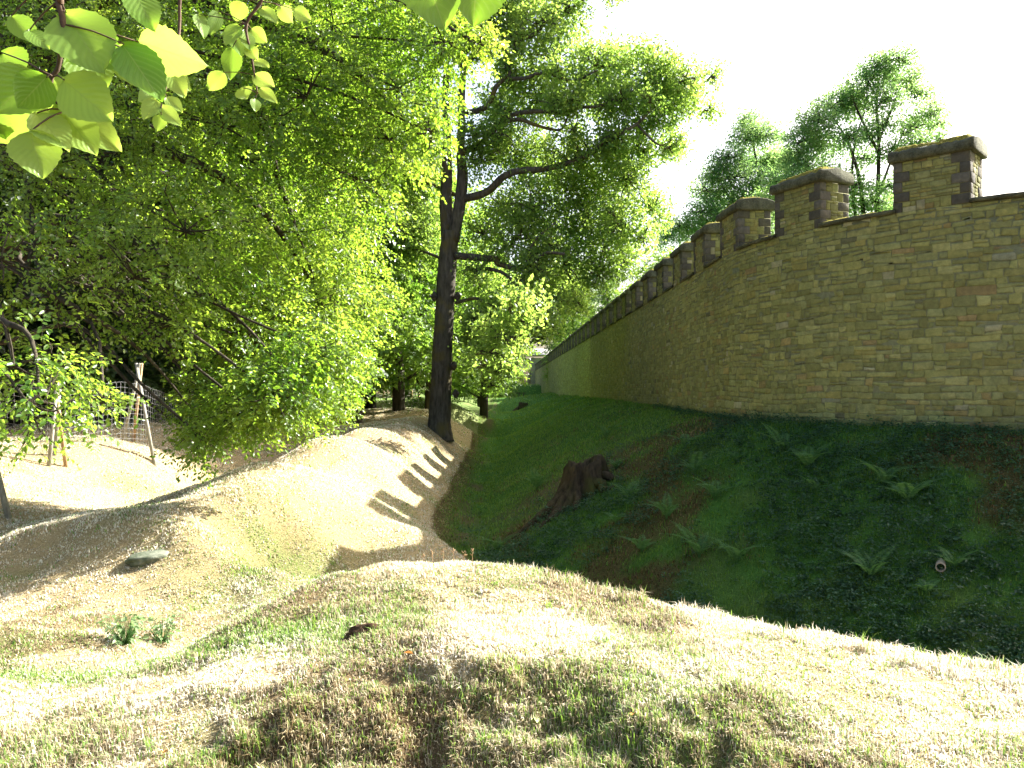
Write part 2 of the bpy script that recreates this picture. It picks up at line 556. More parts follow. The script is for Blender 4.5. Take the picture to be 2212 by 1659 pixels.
def hit_near(px, py, far=10.5):
    p = hit(px, py, 3.5, 30)
    while p[1] > far and py < 1650:
        py += 3; p = hit(px, py, 3.5, 30)
    return p


def build_ground():
    u = np.linspace(-1, 1, 330)
    xs = 3.2 * np.sinh(u * 5.45)
    v = np.linspace(0, 1, 400)
    ys = 4.0 + 2.6 * np.sinh((v * (math.asinh(700 / 2.6) + math.asinh(60 / 2.6)) - math.asinh(60 / 2.6)))
    X, Y = np.meshgrid(xs, ys)
    Z = zg(X, Y)
    n, m = X.shape
    V = np.stack([X, Y, Z], -1).reshape(-1, 3)
    i = np.arange(n - 1)[:, None] * m + np.arange(m - 1)[None, :]
    f = np.stack([i, i + 1, i + m + 1, i + m], -1).reshape(-1, 4)
    gx, gy = V[:, 0], V[:, 1]
    o = mesh_np('ground', V, [f], M_GROUND, None, {'gr': greenness(gx, gy), 'bare': bareness(gx, gy), 'th': thatch_and_shade(gx, gy)}, True)
    tag(o, 'grassy ditches, ridge and mounds of dry mown turf outside the fort wall', 'ground', None, 'structure')


# ------------------------------------------------------------------ stonework
PAL = np.array([(0.243, 0.239, 0.090), (0.223, 0.223, 0.085), (0.263, 0.257, 0.102), (0.203, 0.205, 0.081), (0.231, 0.239, 0.106), (0.274, 0.270, 0.116), (0.215, 0.220, 0.097), (0.243, 0.223, 0.081), (0.193, 0.194, 0.078), (0.235, 0.244, 0.097)])
ODD = np.array([(.25, .20, .085), (.225, .175, .085), (.31, .295, .18), (.20, .205, .14), (.14, .14, .08), (.27, .22, .09)])
DARK = np.array([(.085, .08, .068), (.10, .093, .08), (.072, .068, .058), (.115, .108, .092)])


def pick(n, odd=.06):
    c = PAL[rng.integers(0, len(PAL), n)]
    k = rng.random(n) < odd
    c[k] = ODD[rng.integers(0, len(ODD), k.sum())]
    return c * rng.uniform(.88, 1.24, (n, 1))


def course_layout(u0, u1, v0, v1, hmin, hmax, wmin, wmax):
    """roughly coursed rubble: each course broken into blocks, many blocks split again"""
    out = []
    v = v0
    while v < v1 - .02:
        h = random.uniform(hmin, hmax)
        if v + h > v1 - hmin * .6: h = v1 - v
        u = u0 - random.uniform(0, wmin)
        while u < u1 - .01:
            w = random.uniform(wmin, wmax)
            if random.random() < .15: w *= 1.4
            a, b = max(u, u0), min(u + w, u1)
            if u1 - b < wmin * .5: b = u1
            if b - a > .03:
                big = h > hmin * 1.45
                r = random.random()
                k = random.uniform(.36, .64)
                if big and r < .30:
                    out.append((a, b, v, v + h * k)); out.append((a, b, v + h * k, v + h))
                elif big and r < .50 and b - a > wmin * 1.6:
                    c = a + (b - a) * random.uniform(.35, .65)
                    if random.random() < .5:
                        out += [(a, c, v, v + h * k), (c, b, v, v + h * k), (a, b, v + h * k, v + h)]
                    else:
                        out += [(a, c, v + h * k, v + h), (c, b, v + h * k, v + h), (a, b, v, v + h * k)]
                elif big and r < .64 and b - a > wmin * 1.6:
                    c = a + (b - a) * random.uniform(.3, .7)
                    if random.random() < .5:
                        out += [(a, c, v, v + h), (c, b, v, v + h * k), (c, b, v + h * k, v + h)]
                    else:
                        out += [(c, b, v, v + h), (a, c, v, v + h * k), (a, c, v + h * k, v + h)]
                else:
                    out.append((a, b, v, v + h))
            u = b if b >= u1 else u + w
        v += h
    return np.array(out)


def slabs(Q, cols, mapf, gap=.012, hmin=.008, hmax=.03, jit=.012, bevel=.014):
    """every stone of a face as a small bevelled slab; mapf(u, v, h) -> points"""
    n = len(Q)
    u0, u1, v0, v1 = Q.T
    g = gap / 2
    cu = np.stack([u0 + g, u1 - g, u1 - g, u0 + g], 1); cv = np.stack([v0 + g, v0 + g, v1 - g, v1 - g], 1)
    cu = cu + rng.uniform(-jit, jit, cu.shape) * .7
    cv = cv + rng.uniform(-jit, jit, cv.shape)
    mu = cu.mean(1, keepdims=True); mv = cv.mean(1, keepdims=True)
    h = rng.uniform(hmin, hmax, (n, 1))
    rings = []
    for ins, hh in ((0, -.02), (0, .6), (1, 1.0)):
        b = np.minimum(bevel, np.minimum(u1 - u0, v1 - v0) * .3)[:, None] * ins
        ru = cu + np.sign(mu - cu) * b; rv = cv + np.sign(mv - cv) * b
        hz = np.where(hh < 0, hh, h * hh) * np.ones_like(ru)
        if ins: hz = hz + rng.uniform(-.004, .004, hz.shape)
        rings.append(mapf(ru, rv, hz))
    V = np.stack(rings, 1).reshape(n, 12, 3)
    f = []
    for r in (0, 1):
        for k in range(4):
            f.append([r * 4 + k, r * 4 + (k + 1) % 4, r * 4 + 4 + (k + 1) % 4, r * 4 + 4 + k])
    f.append([8, 9, 10, 11])
    Fc = (np.arange(n)[:, None, None] * 12 + np.array(f)[None]).reshape(-1, 4)
    return V.reshape(-1, 3), Fc, np.repeat(cols, 12, 0)


class Soup:
    def __init__(s): s.v = []; s.f = []; s.c = []; s.n = 0

    def add(s, V, Fc, Cc):
        s.v.append(V); s.f.append(Fc + s.n); s.c.append(Cc); s.n += len(V)

    def box(s, x0, x1, y0, y1, z0, z1, col):
        V = np.array([[x, y, z] for z in (z0, z1) for y in (y0, y1) for x in (x0, x1)], float)
        Fc = np.array([[0, 2, 3, 1], [4, 5, 7, 6], [0, 1, 5, 4], [2, 6, 7, 3], [0, 4, 6, 2], [1, 3, 7, 5]])
        s.add(V, Fc, np.tile(np.array(col, float), (8, 1)))

    def build(s, name, mat, parent=None, origin=None, smooth=False):
        return mesh_np(name, np.vstack(s.v), [np.vstack(s.f)], mat, parent, {'stone': np.vstack(s.c)}, smooth, origin)


ZC = 3.96          # top of the wall in the crenels
MORTAR = (.185, .18, .095)


def wall_top(s):
    return ZC


def build_wall():
    org = np.array([6.3, 24.0, -.9])
    root = thing('fort_wall', org, 'long battlemented rubble stone wall curving round the corner of the fort', 'wall')
    root['kind'] = 'thing'
    # masonry face
    sp = Soup()

    def mp(u, v, h):
        p, t, n = wall_at(u)
        q = p + n * h[..., None]
        wv = v + (vnoise(u * .55, v * .5, 131) - .5) * .11 * np.clip((ZC - v) * 2, 0, 1)
        return np.concatenate([q, wv[..., None]], -1)
    smid = SARC + 62
    for (a, b, hm, hx, wm, wx) in ((4.0, smid, .11, .235, .15, .54), (smid, SEND, .2, .4, .3, .9)):
        Q = course_layout(a, b, -1.7, ZC - .005, hm, hx, wm, wx)
        cols = pick(len(Q))
        # large soft variation of tone along the wall, with one stretch lighter
        tone = fbm(Q[:, 0] * .16, Q[:, 2] * .22, 71)
        cols = cols * (.8 + .4 * tone)[:, None]
        new = sstep(36, 37, Q[:, 0] - SARC) * (1 - sstep(50, 80, Q[:, 0] - SARC))  # lighter stretch, abrupt at its near end, fading further on
        cols = cols * (1 + .45 * new)[:, None]
        sp.add(*slabs(Q, cols, mp, gap=.014, hmin=.001, hmax=.017, jit=.028, bevel=.024))
    # mortar bed behind the stones, back and top
    ss = np.concatenate([np.arange(4.0, SARC, .4), [SARC], np.arange(SARC + 2, SEND, 4.0), [SEND]])
    p, t, n = wall_at(ss)
    pr = []
    for (q, z) in ((0, -1.8), (0, ZC), (-.95, ZC), (-.95, -1.0)):
        pr.append(np.concatenate([p + n * q, np.full((len(ss), 1), z)], 1))
    V = np.stack(pr, 1).reshape(-1, 3)
    i = np.arange(len(ss) - 1)[:, None] * 4; j = np.arange(3)[None]
    Fc = np.stack([i + j, i + 4 + j, i + 5 + j, i + 1 + j], -1).reshape(-1, 4)
    sp.add(V, Fc, np.tile(np.array(MORTAR), (len(V), 1)))
    e = len(V) - 4
    sp.add(V[e:], np.array([[0, 1, 2, 3]]), np.tile(np.array(MORTAR), (4, 1)))
    sp.build('masonry', M_STONE, root, org)

    # merlons: four built, the rest copies
    L, T, H = 1.54, .95, 1.13

    def merlon_mesh(k):
        so = Soup()
        so.box(-L / 2, L / 2, -T, 0, -.03, H, MORTAR)
        rows = np.linspace(0, H, 6)
        def face(width, mapf, swap):
            QQ = []; CC = []
            for r in range(5):
                lng = (r + swap + k) % 2 == 0
                wq = .36 if lng else .19
                wq2 = .19 if lng else .34
                a, b = rows[r], rows[r + 1]
                QQ += [(0, wq, a, b), (width - wq2, width, a, b)]
                CC += [DARK[random.randrange(4)], DARK[random.randrange(4)]]
                mid = course_layout(wq, width - wq2, a, b, .09, .2, .14, .36)
                for q in mid:
                    QQ.append(tuple(q)); CC.append(pick(1, .1)[0] * .84)
            so.add(*slabs(np.array(QQ), np.array(CC), mapf, hmax=.022, jit=.008))
        face(L, lambda u, v, h: np.stack([u - L / 2, h, v], -1)[..., ::1], 0)
        face(L, lambda u, v, h: np.stack([L / 2 - u, -T - h, v], -1), 1)
        face(T, lambda u, v, h: np.stack([-L / 2 - h, u - T, v], -1), 1)
        face(T, lambda u, v, h: np.stack([L / 2 + h, -u, v], -1), 0)
        return so

    def cap_mesh(k):
        # bar with an arched top, rounded and slightly lumpy
        prof = [(-T / 2 - .09, 0), (T / 2 + .09, 0), (T / 2 + .105, .06), (T / 2 + .10, .17), (T / 2 + .04, .245), (T / 2 - .17, .315), (0, .345), (-T / 2 + .17, .315), (-T / 2 - .04, .245), (-T / 2 - .10, .17), (-T / 2 - .105, .06)]
        xs = np.concatenate([[-L / 2 - .10, -L / 2 - .085], np.linspace(-L / 2 - .03, L / 2 + .03, 22), [L / 2 + .085, L / 2 + .10]])
        V = []
        for i, x in enumerate(xs):
            e = 1 - (.10 if i in (0, len(xs) - 1) else .03 if i in (1, len(xs) - 2) else 0)
            for (y, z) in prof:
                V.append((x + random.uniform(-.008, .008), -T / 2 + y * (1 - (1 - e) * .3) + random.uniform(-.008, .008), .16 + (z - .16) * e + random.uniform(-.016, .014) * (z > .01)))
        V = np.array(V); m = len(prof)
        nz = fbm(V[:, 0] * 5 + k * 9, V[:, 1] * 5 + V[:, 2] * 7, 161) - .5
        V[:, 2] += nz * .07 * (V[:, 2] > .1); V[:, 1] += nz * .05 * np.sign(V[:, 1] + T / 2)
        V[:, 2] += H
        i = np.arange(len(xs) - 1)[:, None] * m; j = np.arange(m)[None]; j2 = (j + 1) % m
        Fc = np.stack([i + j, i + m + j, i + m + j2, i + j2], -1).reshape(-1, 4)
        ends = [np.array([list(range(m))]), np.array([list(range((len(xs) - 1) * m, len(xs) * m))[::-1]])]
        return V, [Fc] + ends

    def moss_mesh(x0, x1, y0, y1, zf, thick, nx, ny, cover):
        X, Y = np.meshgrid(np.linspace(x0, x1, nx), np.linspace(y0, y1, ny))
        sd = random.random() * 90
        nz = fbm(X * 3.2 + sd, Y * 3.2, 81)
        edge = np.minimum.reduce([X - x0, x1 - X, Y - y0, y1 - Y]) / .12
        t = np.clip(sstep(cover, cover + .2, nz), 0, 1) * np.clip(edge, 0, 1)
        Z = zf(X, Y) - .012 + t * thick * (.6 + .8 * vnoise(X * 28 + sd, Y * 28, 5))
        V = np.stack([X, Y, Z], -1).reshape(-1, 3)
        i = np.arange(ny - 1)[:, None] * nx + np.arange(nx - 1)[None]
        return V, np.stack([i, i + 1, i + nx + 1, i + nx], -1).reshape(-1, 4)

    def cap_top(X, Y):
        y = np.abs(Y + T / 2)
        return H + np.interp(y, [0, T / 2 - .17, T / 2 + .03, T / 2 + .10], [.345, .315, .245, .17])

    protos = []
    for k in range(4):
        so = merlon_mesh(k)
        m = so.build('merlon', M_STONE, root)
        V, fs = cap_mesh(k)
        mesh_np('cap_stone', V, fs, M_CAP, m, None, False)
        V, f = moss_mesh(-L / 2 - .05, L / 2 + .05, -T - .04, .04, cap_top, .075, 46, 30, (.22, .28, .18, .25)[k])
        mesh_np('moss', V, [f], M_MOSS, m, None, True)
        protos.append(m)
    # crenel copings
    s1 = SARC - WR * math.radians(51.2)
    pitch = 3.38
    kmax = int((SEND - 2 - s1) / pitch)
    for k in range(-1, kmax):
        sc = s1 + pitch * k + L / 2
        pp, tt, nn = wall_at(np.array([sc - L / 2, sc + L / 2]))
        mid = pp.mean(0); t = unit(pp[1] - pp[0]); ang = math.atan2(t[1], t[0])
        nrm = np.array([-t[1], t[0]])
        if 0 <= k < 4:
            o = protos[k]
        else:
            o = copy_tree(protos[k % 4], root)
        o.location = (mid[0] + nrm[0] * .012 - org[0], mid[1] + nrm[1] * .012 - org[1], ZC + .002 - org[2])
        o.rotation_euler = (0, 0, ang)
    for k in range(-2, kmax):
        sa = s1 + pitch * k + L; sb = s1 + pitch * (k + 1)
        if sa < 5: continue
        ss = np.linspace(sa - .06, sb + .01, 13) if k < 12 else np.array([sa - .06, sb])
        p, t, n = wall_at(ss)
        V = []
        for (q, z) in ((.07, .005), (.075, .085), (-.02, .105), (-1.0, .12), (-1.0, .005)):
            jit = rng.normal(0, .006, (len(ss), 1)) if k < 12 else 0
            V.append(np.concatenate([p + n * (q + jit), np.full((len(ss), 1), ZC + z) + jit * .8], 1))
        V = np.stack(V, 1).reshape(-1, 3)
        i = np.arange(len(ss) - 1)[:, None] * 5; j = np.arange(5)[None]; j2 = (j + 1) % 5
        Fc = np.stack([i + j, i + j2, i + 5 + j2, i + 5 + j], -1).reshape(-1, 4)
        e = (len(ss) - 1) * 5
        c = mesh_np('coping_slab', V, [Fc, np.array([[0, 1, 2, 3, 4]]), np.array([[e + 4, e + 3, e + 2, e + 1, e]])], M_CAP, root, None, False, org)
        if k < 14:
            ln = sb - sa
            V, f = moss_mesh(sa - .02, sb - .02, -.5, .055, lambda X, Y: ZC + .105 - .0 * Y, .05, 44, 12, .45)
            p, t, n = wall_at(V[:, 0])
            W = np.concatenate([p + n * V[:, 1:2], V[:, 2:3]], 1)
            mesh_np('moss', W, [f], M_MOSS, c, None, True, org)
    return root


# ------------------------------------------------------------------ leaves
def leaf_soup(Pb, D, Nn, L, W, simple=True, fold=.12):
    """leaf blades as small folded faces; returns verts and faces"""
    n = len(Pb)
    D = unit(D); S = unit(np.cross(D, Nn)); Nn = np.cross(S, D)
    L = (np.ones(n) * L)[:, None]; W = (np.ones(n) * W)[:, None]
    tip = Pb + D * L - Nn * L * .08
    if simple:
        l = Pb + D * L * .45 - S * W * .5 + Nn * W * fold; r = Pb + D * L * .45 + S * W * .5 + Nn * W * fold
        V = np.stack([Pb, r, tip, l], 1).reshape(-1, 3)
        b = np.arange(n)[:, None] * 4
        return V, np.concatenate([b + np.array([[0, 1, 2]]), b + np.array([[0, 2, 3]])]), 4
    l1 = Pb + D * L * .28 - S * W * .42 + Nn * W * fold; l2 = Pb + D * L * .68 - S * W * .42 + Nn * W * fold
    r1 = Pb + D * L * .28 + S * W * .42 + Nn * W * fold; r2 = Pb + D * L * .68 + S * W * .42 + Nn * W * fold
    V = np.stack([Pb, r1, r2, tip, l2, l1], 1).reshape(-1, 3)
    b = np.arange(n)[:, None] * 6
    return V, np.concatenate([b + np.array([[0, 1, 2, 3]]), b + np.array([[0, 3, 4, 5]])]), 6


def lobe_points(lobes, dens, shell=.55, mul=None):
    """spray centres spread through the lobes; returns centres, outward directions, lobe index"""
    cs = []; ds = []; ix = []
    for k, (c, r) in enumerate(lobes):
        r = np.asarray(r, float) * np.ones(3)
        n = max(4, int((mul[k] if mul is not None else 1) * dens * (r[0] * r[1] * r[2]) ** (2 / 3)))
        d = unit(rng.normal(size=(n, 3)))
        rad = rng.uniform(shell ** 3, 1.12, n) ** (1 / 3)
        rad *= 1 + .25 * (fbm(d[:, 0] * 2.5 + k * 7, d[:, 1] * 2.5 + d[:, 2] * 2.1, k) - .5) * 2
        cs.append(np.asarray(c) + d * r * rad[:, None]); ds.append(d); ix.append(np.full(n, k))
    return np.vstack(cs), np.vstack(ds), np.concatenate(ix)


def crown_leaves(Cn, Dn, K, slen, leafL, style, droop=.35, pull=None):
    n = len(Cn)
    if style == 'flat':
        ax = unit(Dn * np.array([1, 1, .45]) + np.array([0, 0, -droop]) + rng.normal(0, .35, (n, 3)) + (0 if pull is None else pull))
        up = unit(np.array([0, 0, 1.0]) - ax * ax[:, 2:3] + rng.normal(0, .32, (n, 3)))
        lat = unit(np.cross(ax, up))
        t = ((np.arange(K) + .5) / K)[None, :, None] + rng.uniform(-.03, .03, (n, K, 1))
        sd = np.where(np.arange(K) % 2 == 0, 1, -1)[None, :, None]
        sl = slen * rng.uniform(.6, 1.25, (n, 1, 1))
        Pb = Cn[:, None] + ax[:, None] * (t - .4) * sl + lat[:, None] * sd * .015 + rng.normal(0, .035 * slen, (n, K, 3))
        D = ax[:, None] * .55 + lat[:, None] * sd * .85 + np.array([0, 0, -.22]) + rng.normal(0, .28, (n, K, 3))
        Nn = up[:, None] + rng.normal(0, .42, (n, K, 3))
        A = Cn - ax * .45 * sl[:, 0]; B = Cn + ax * .55 * sl[:, 0]
    else:
        Pb = Cn[:, None] + rng.normal(0, slen * .36, (n, K, 3)) * np.array([1, 1, 1.0])
        D = Dn[:, None] * .5 + rng.normal(0, .8, (n, K, 3)) + np.array([0, 0, -.1])
        Nn = np.array([0, 0, .8]) + rng.normal(0, .7, (n, K, 3))
        A = Cn - Dn * slen * .8; B = Cn + Dn * slen * .25
    Pb = Pb.reshape(-1, 3); D = D.reshape(-1, 3); Nn = Nn.reshape(-1, 3)
    L = leafL * rng.uniform(.65, 1.2, len(Pb))
    r = np.repeat(rng.random(n) * .3 + .5 * np.clip(fbm(Cn[:, 0] * .6 + Cn[:, 2] * .45, Cn[:, 1] * .6 - Cn[:, 2] * .5, 171) * 2 - .5, 0, 1), K) + rng.random(len(Pb)) * .25 - .04
    return Pb, D, Nn, L, r, A, B


def build_crown(name, lobes, dens, K, slen, leafL, wl, style, mat, parent, org, twigs=None, droop=.35, simple=True, twr=.006, shell=.55, keep=None, mul=None):
    Cn, Dn, ix = lobe_points(lobes, dens, shell, mul)
    if keep is not None:
        k = keep(Cn); Cn = Cn[k]; Dn = Dn[k]; ix = ix[k]
    Pb, D, Nn, L, r, A, B = crown_leaves(Cn, Dn, K, slen, leafL, style, droop)
    V, f, st = leaf_soup(Pb, D, Nn, L, L * wl, simple)
    mesh_np(name, V, [f], mat, parent, {'rnd': np.repeat(r, st)}, False, org)
    if twigs is not None:
        twigs.sticks(A, B, twr, twr * .4)
        for k, (c, rr) in enumerate(lobes):
            sel = np.where(ix == k)[0]
            if len(sel) == 0: continue
            cc = np.asarray(c, float)
            ch = rng.choice(sel, min(len(sel), 9), replace=False)
            for q in ch:
                m = (cc + Cn[q]) / 2 + rng.normal(0, .12 * np.mean(rr), 3)
                twigs.tube([cc, m, Cn[q]], [twr * 4.5, twr * 3, twr], 4, 2, cap=False)
    return Cn


def limb_to(tb, a, b, r0, r1, sag=.0, wig=.06):
    a = np.asarray(a, float); b = np.asarray(b, float)
    ln = np.linalg.norm(b - a)
    pts = [a]
    for t in (.2, .4, .6, .8):
        pts.append(a + (b - a) * t + rng.normal(0, wig * ln, 3) * .6 + np.array([0, 0, sag * ln * math.sin(math.pi * t)]))
    pts.append(b)
    tb.tube(pts, np.linspace(r0, r1, 6), 6, 3, .12, cap=False)


# ------------------------------------------------------------------ the trees
def PL(lst, jit=0.0):
    out = []
    for (px, py, d, r) in lst:
        rr = np.asarray(r, float) * np.ones(3)
        out.append((P(px, py, d + (random.uniform(-jit, jit) if jit else 0)), rr))
    return out


def beech():
    gx, gy = -13.5, 19.5
    org = np.array([gx, gy, float(zg(gx, gy))])
    root = thing('beech_tree', org, 'big beech at the left edge with long drooping boughs of bright leaves over the ditch', 'tree')
    tk = TB()
    top = np.array([gx + .8, gy - .5, 15.0])
    tk.tube([org + [0, 0, -.3], org + [0, 0, .6], org + [.1, 0, 4], org + [.5, -.2, 9], top], [.62, .46, .40, .30, .15], 12, 4, .08)
    tk.build('trunk', M_BARK, root, org)
    spec = [(540, 885, 14.4, (.9, .85, .55)), (632, 818, 14.6, (1.0, .9, .7)), (590, 850, 14.0, (.8, .8, .55)), (700, 760, 15, (.85, .85, .65)), (437, 945, 14.0, (.45, .45, .42)), (60, 870, 10.6, (1.0, 1.0, .6)), (30, 790, 11.5, (1.1, 1.1, .8)), (120, 800, 12.5, (.8, .8, .45)), (225, 865, 12, (.55, .5, .2)), (455, 850, 16.5, (.75, .8, .65)), (385, 700, 15, (.8, 1, .6)), (448, 950, 16, (.6, .7, .7)), (480, 870, 16.5, (1.2, 1.1, .9)),
                (560, 850, 18, (1.6, 1.4, 1.15)), (640, 870, 19, (1.15, 1.2, .9)), (650, 780, 19, (1.75, 1.6, 1.25)), (720, 870, 20, (.7, .8, .5)), (730, 760, 20, (1.0, 1.1, .95)), (600, 680, 18, (2.1, 1.8, 1.4)),
                (715, 640, 19.5, (1.65, 1.7, 1.4)), (505, 720, 17, (1.5, 1.5, 1.2)), (290, 600, 14, (1.5, 1.5, 1.0)), (120, 640, 13.5, (1.7, 1.6, 1.2)), (0, 560, 13, (1.4, 1.4, 1.3)), (400, 500, 15, (2.0, 1.8, 1.3)),
                (570, 500, 18, (2.2, 2, 1.5)), (710, 500, 19.5, (1.55, 1.8, 1.5)), (760, 380, 16.6, (1.3, 1.6, 1.2)), (840, 300, 16.2, (1.1, 1.4, .8)), (860, 190, 16, (1.3, 1.5, 1.0)), (930, 285, 15.6, (.5, .8, .45)),
                (960, 90, 15.5, (.95, 1.1, .7)), (1040, 95, 15.4, (.45, .6, .3)), (660, 210, 16, (2.0, 1.8, 1.3)), (480, 270, 16, (2.0, 1.8, 1.3)), (280, 330, 16, (2.2, 2, 1.5)), (90, 380, 15.5, (2.2, 2, 1.6)),
                (720, 50, 16.5, (2.0, 1.8, 1.3)), (890, -10, 16, (1.4, 1.5, 1.1)), (500, 60, 17, (2.4, 2, 1.5)), (240, 100, 17, (2.4, 2, 1.6)), (30, 120, 17, (2.2, 2, 1.6)), (600, -90, 18, (2.4, 2, 1.3)), (300, -80, 18, (2.4, 2, 1.3))]
    lobes = PL(spec)
    tw = TB()
    src = [org + np.array([.2, -.1, z]) for z in (3.5, 5.5, 7.5, 9.5, 11.5)]
    # main boughs sweep down to the right
    for (a, mid, bnd, r0) in ((5.5, (330, 540, 15.5), (640, 860, 18.6), .17), (7.5, (420, 350, 16), (720, 700, 19.4), .17), (9.5, (515, 190, 16), (690, 640, 19), .19), (4.2, (120, 640, 13.5), (450, 930, 16), .09),
                             (11.5, (600, 60, 17), (900, 280, 16), .18), (12.5, (650, -20, 17), (1020, 90, 15.5), .16), (3.4, (0, 690, 12), (90, 900, 10.6), .09)):
        m = P(*mid); b = P(*bnd); o = org + np.array([.2, -.1, a])
        q = (m * .5 + b * .5) + np.array([.1, 0, .35])
        tw.tube([o, (o + m) / 2 + [0, 0, .6], m, q + rng.normal(0, .1, 3), b], [r0, r0 * .8, r0 * .6, r0 * .35, r0 * .12], 7, 4, .15)
    for (c, r) in lobes:
        o = min(src, key=lambda s: abs(s[2] - (c[2] + 3)))
        limb_to(tw, o, c, .07, .02, .08, .05)
    mul = [(.38 if px < 360 and 400 < py < 840 else .8 if px < 300 else 1.15) for px, py, d, r in spec]
    mul[:5] = [2.1, 2.1, 2.1, 1.9, 1.6]
    build_crown('crown', lobes, 125, 15, .62, .088, .62, 'flat', M_BEECH, root, org, tw, .55, False, .0045, .2, None, mul)
    tw.build('limb', M_BARK, root, org)


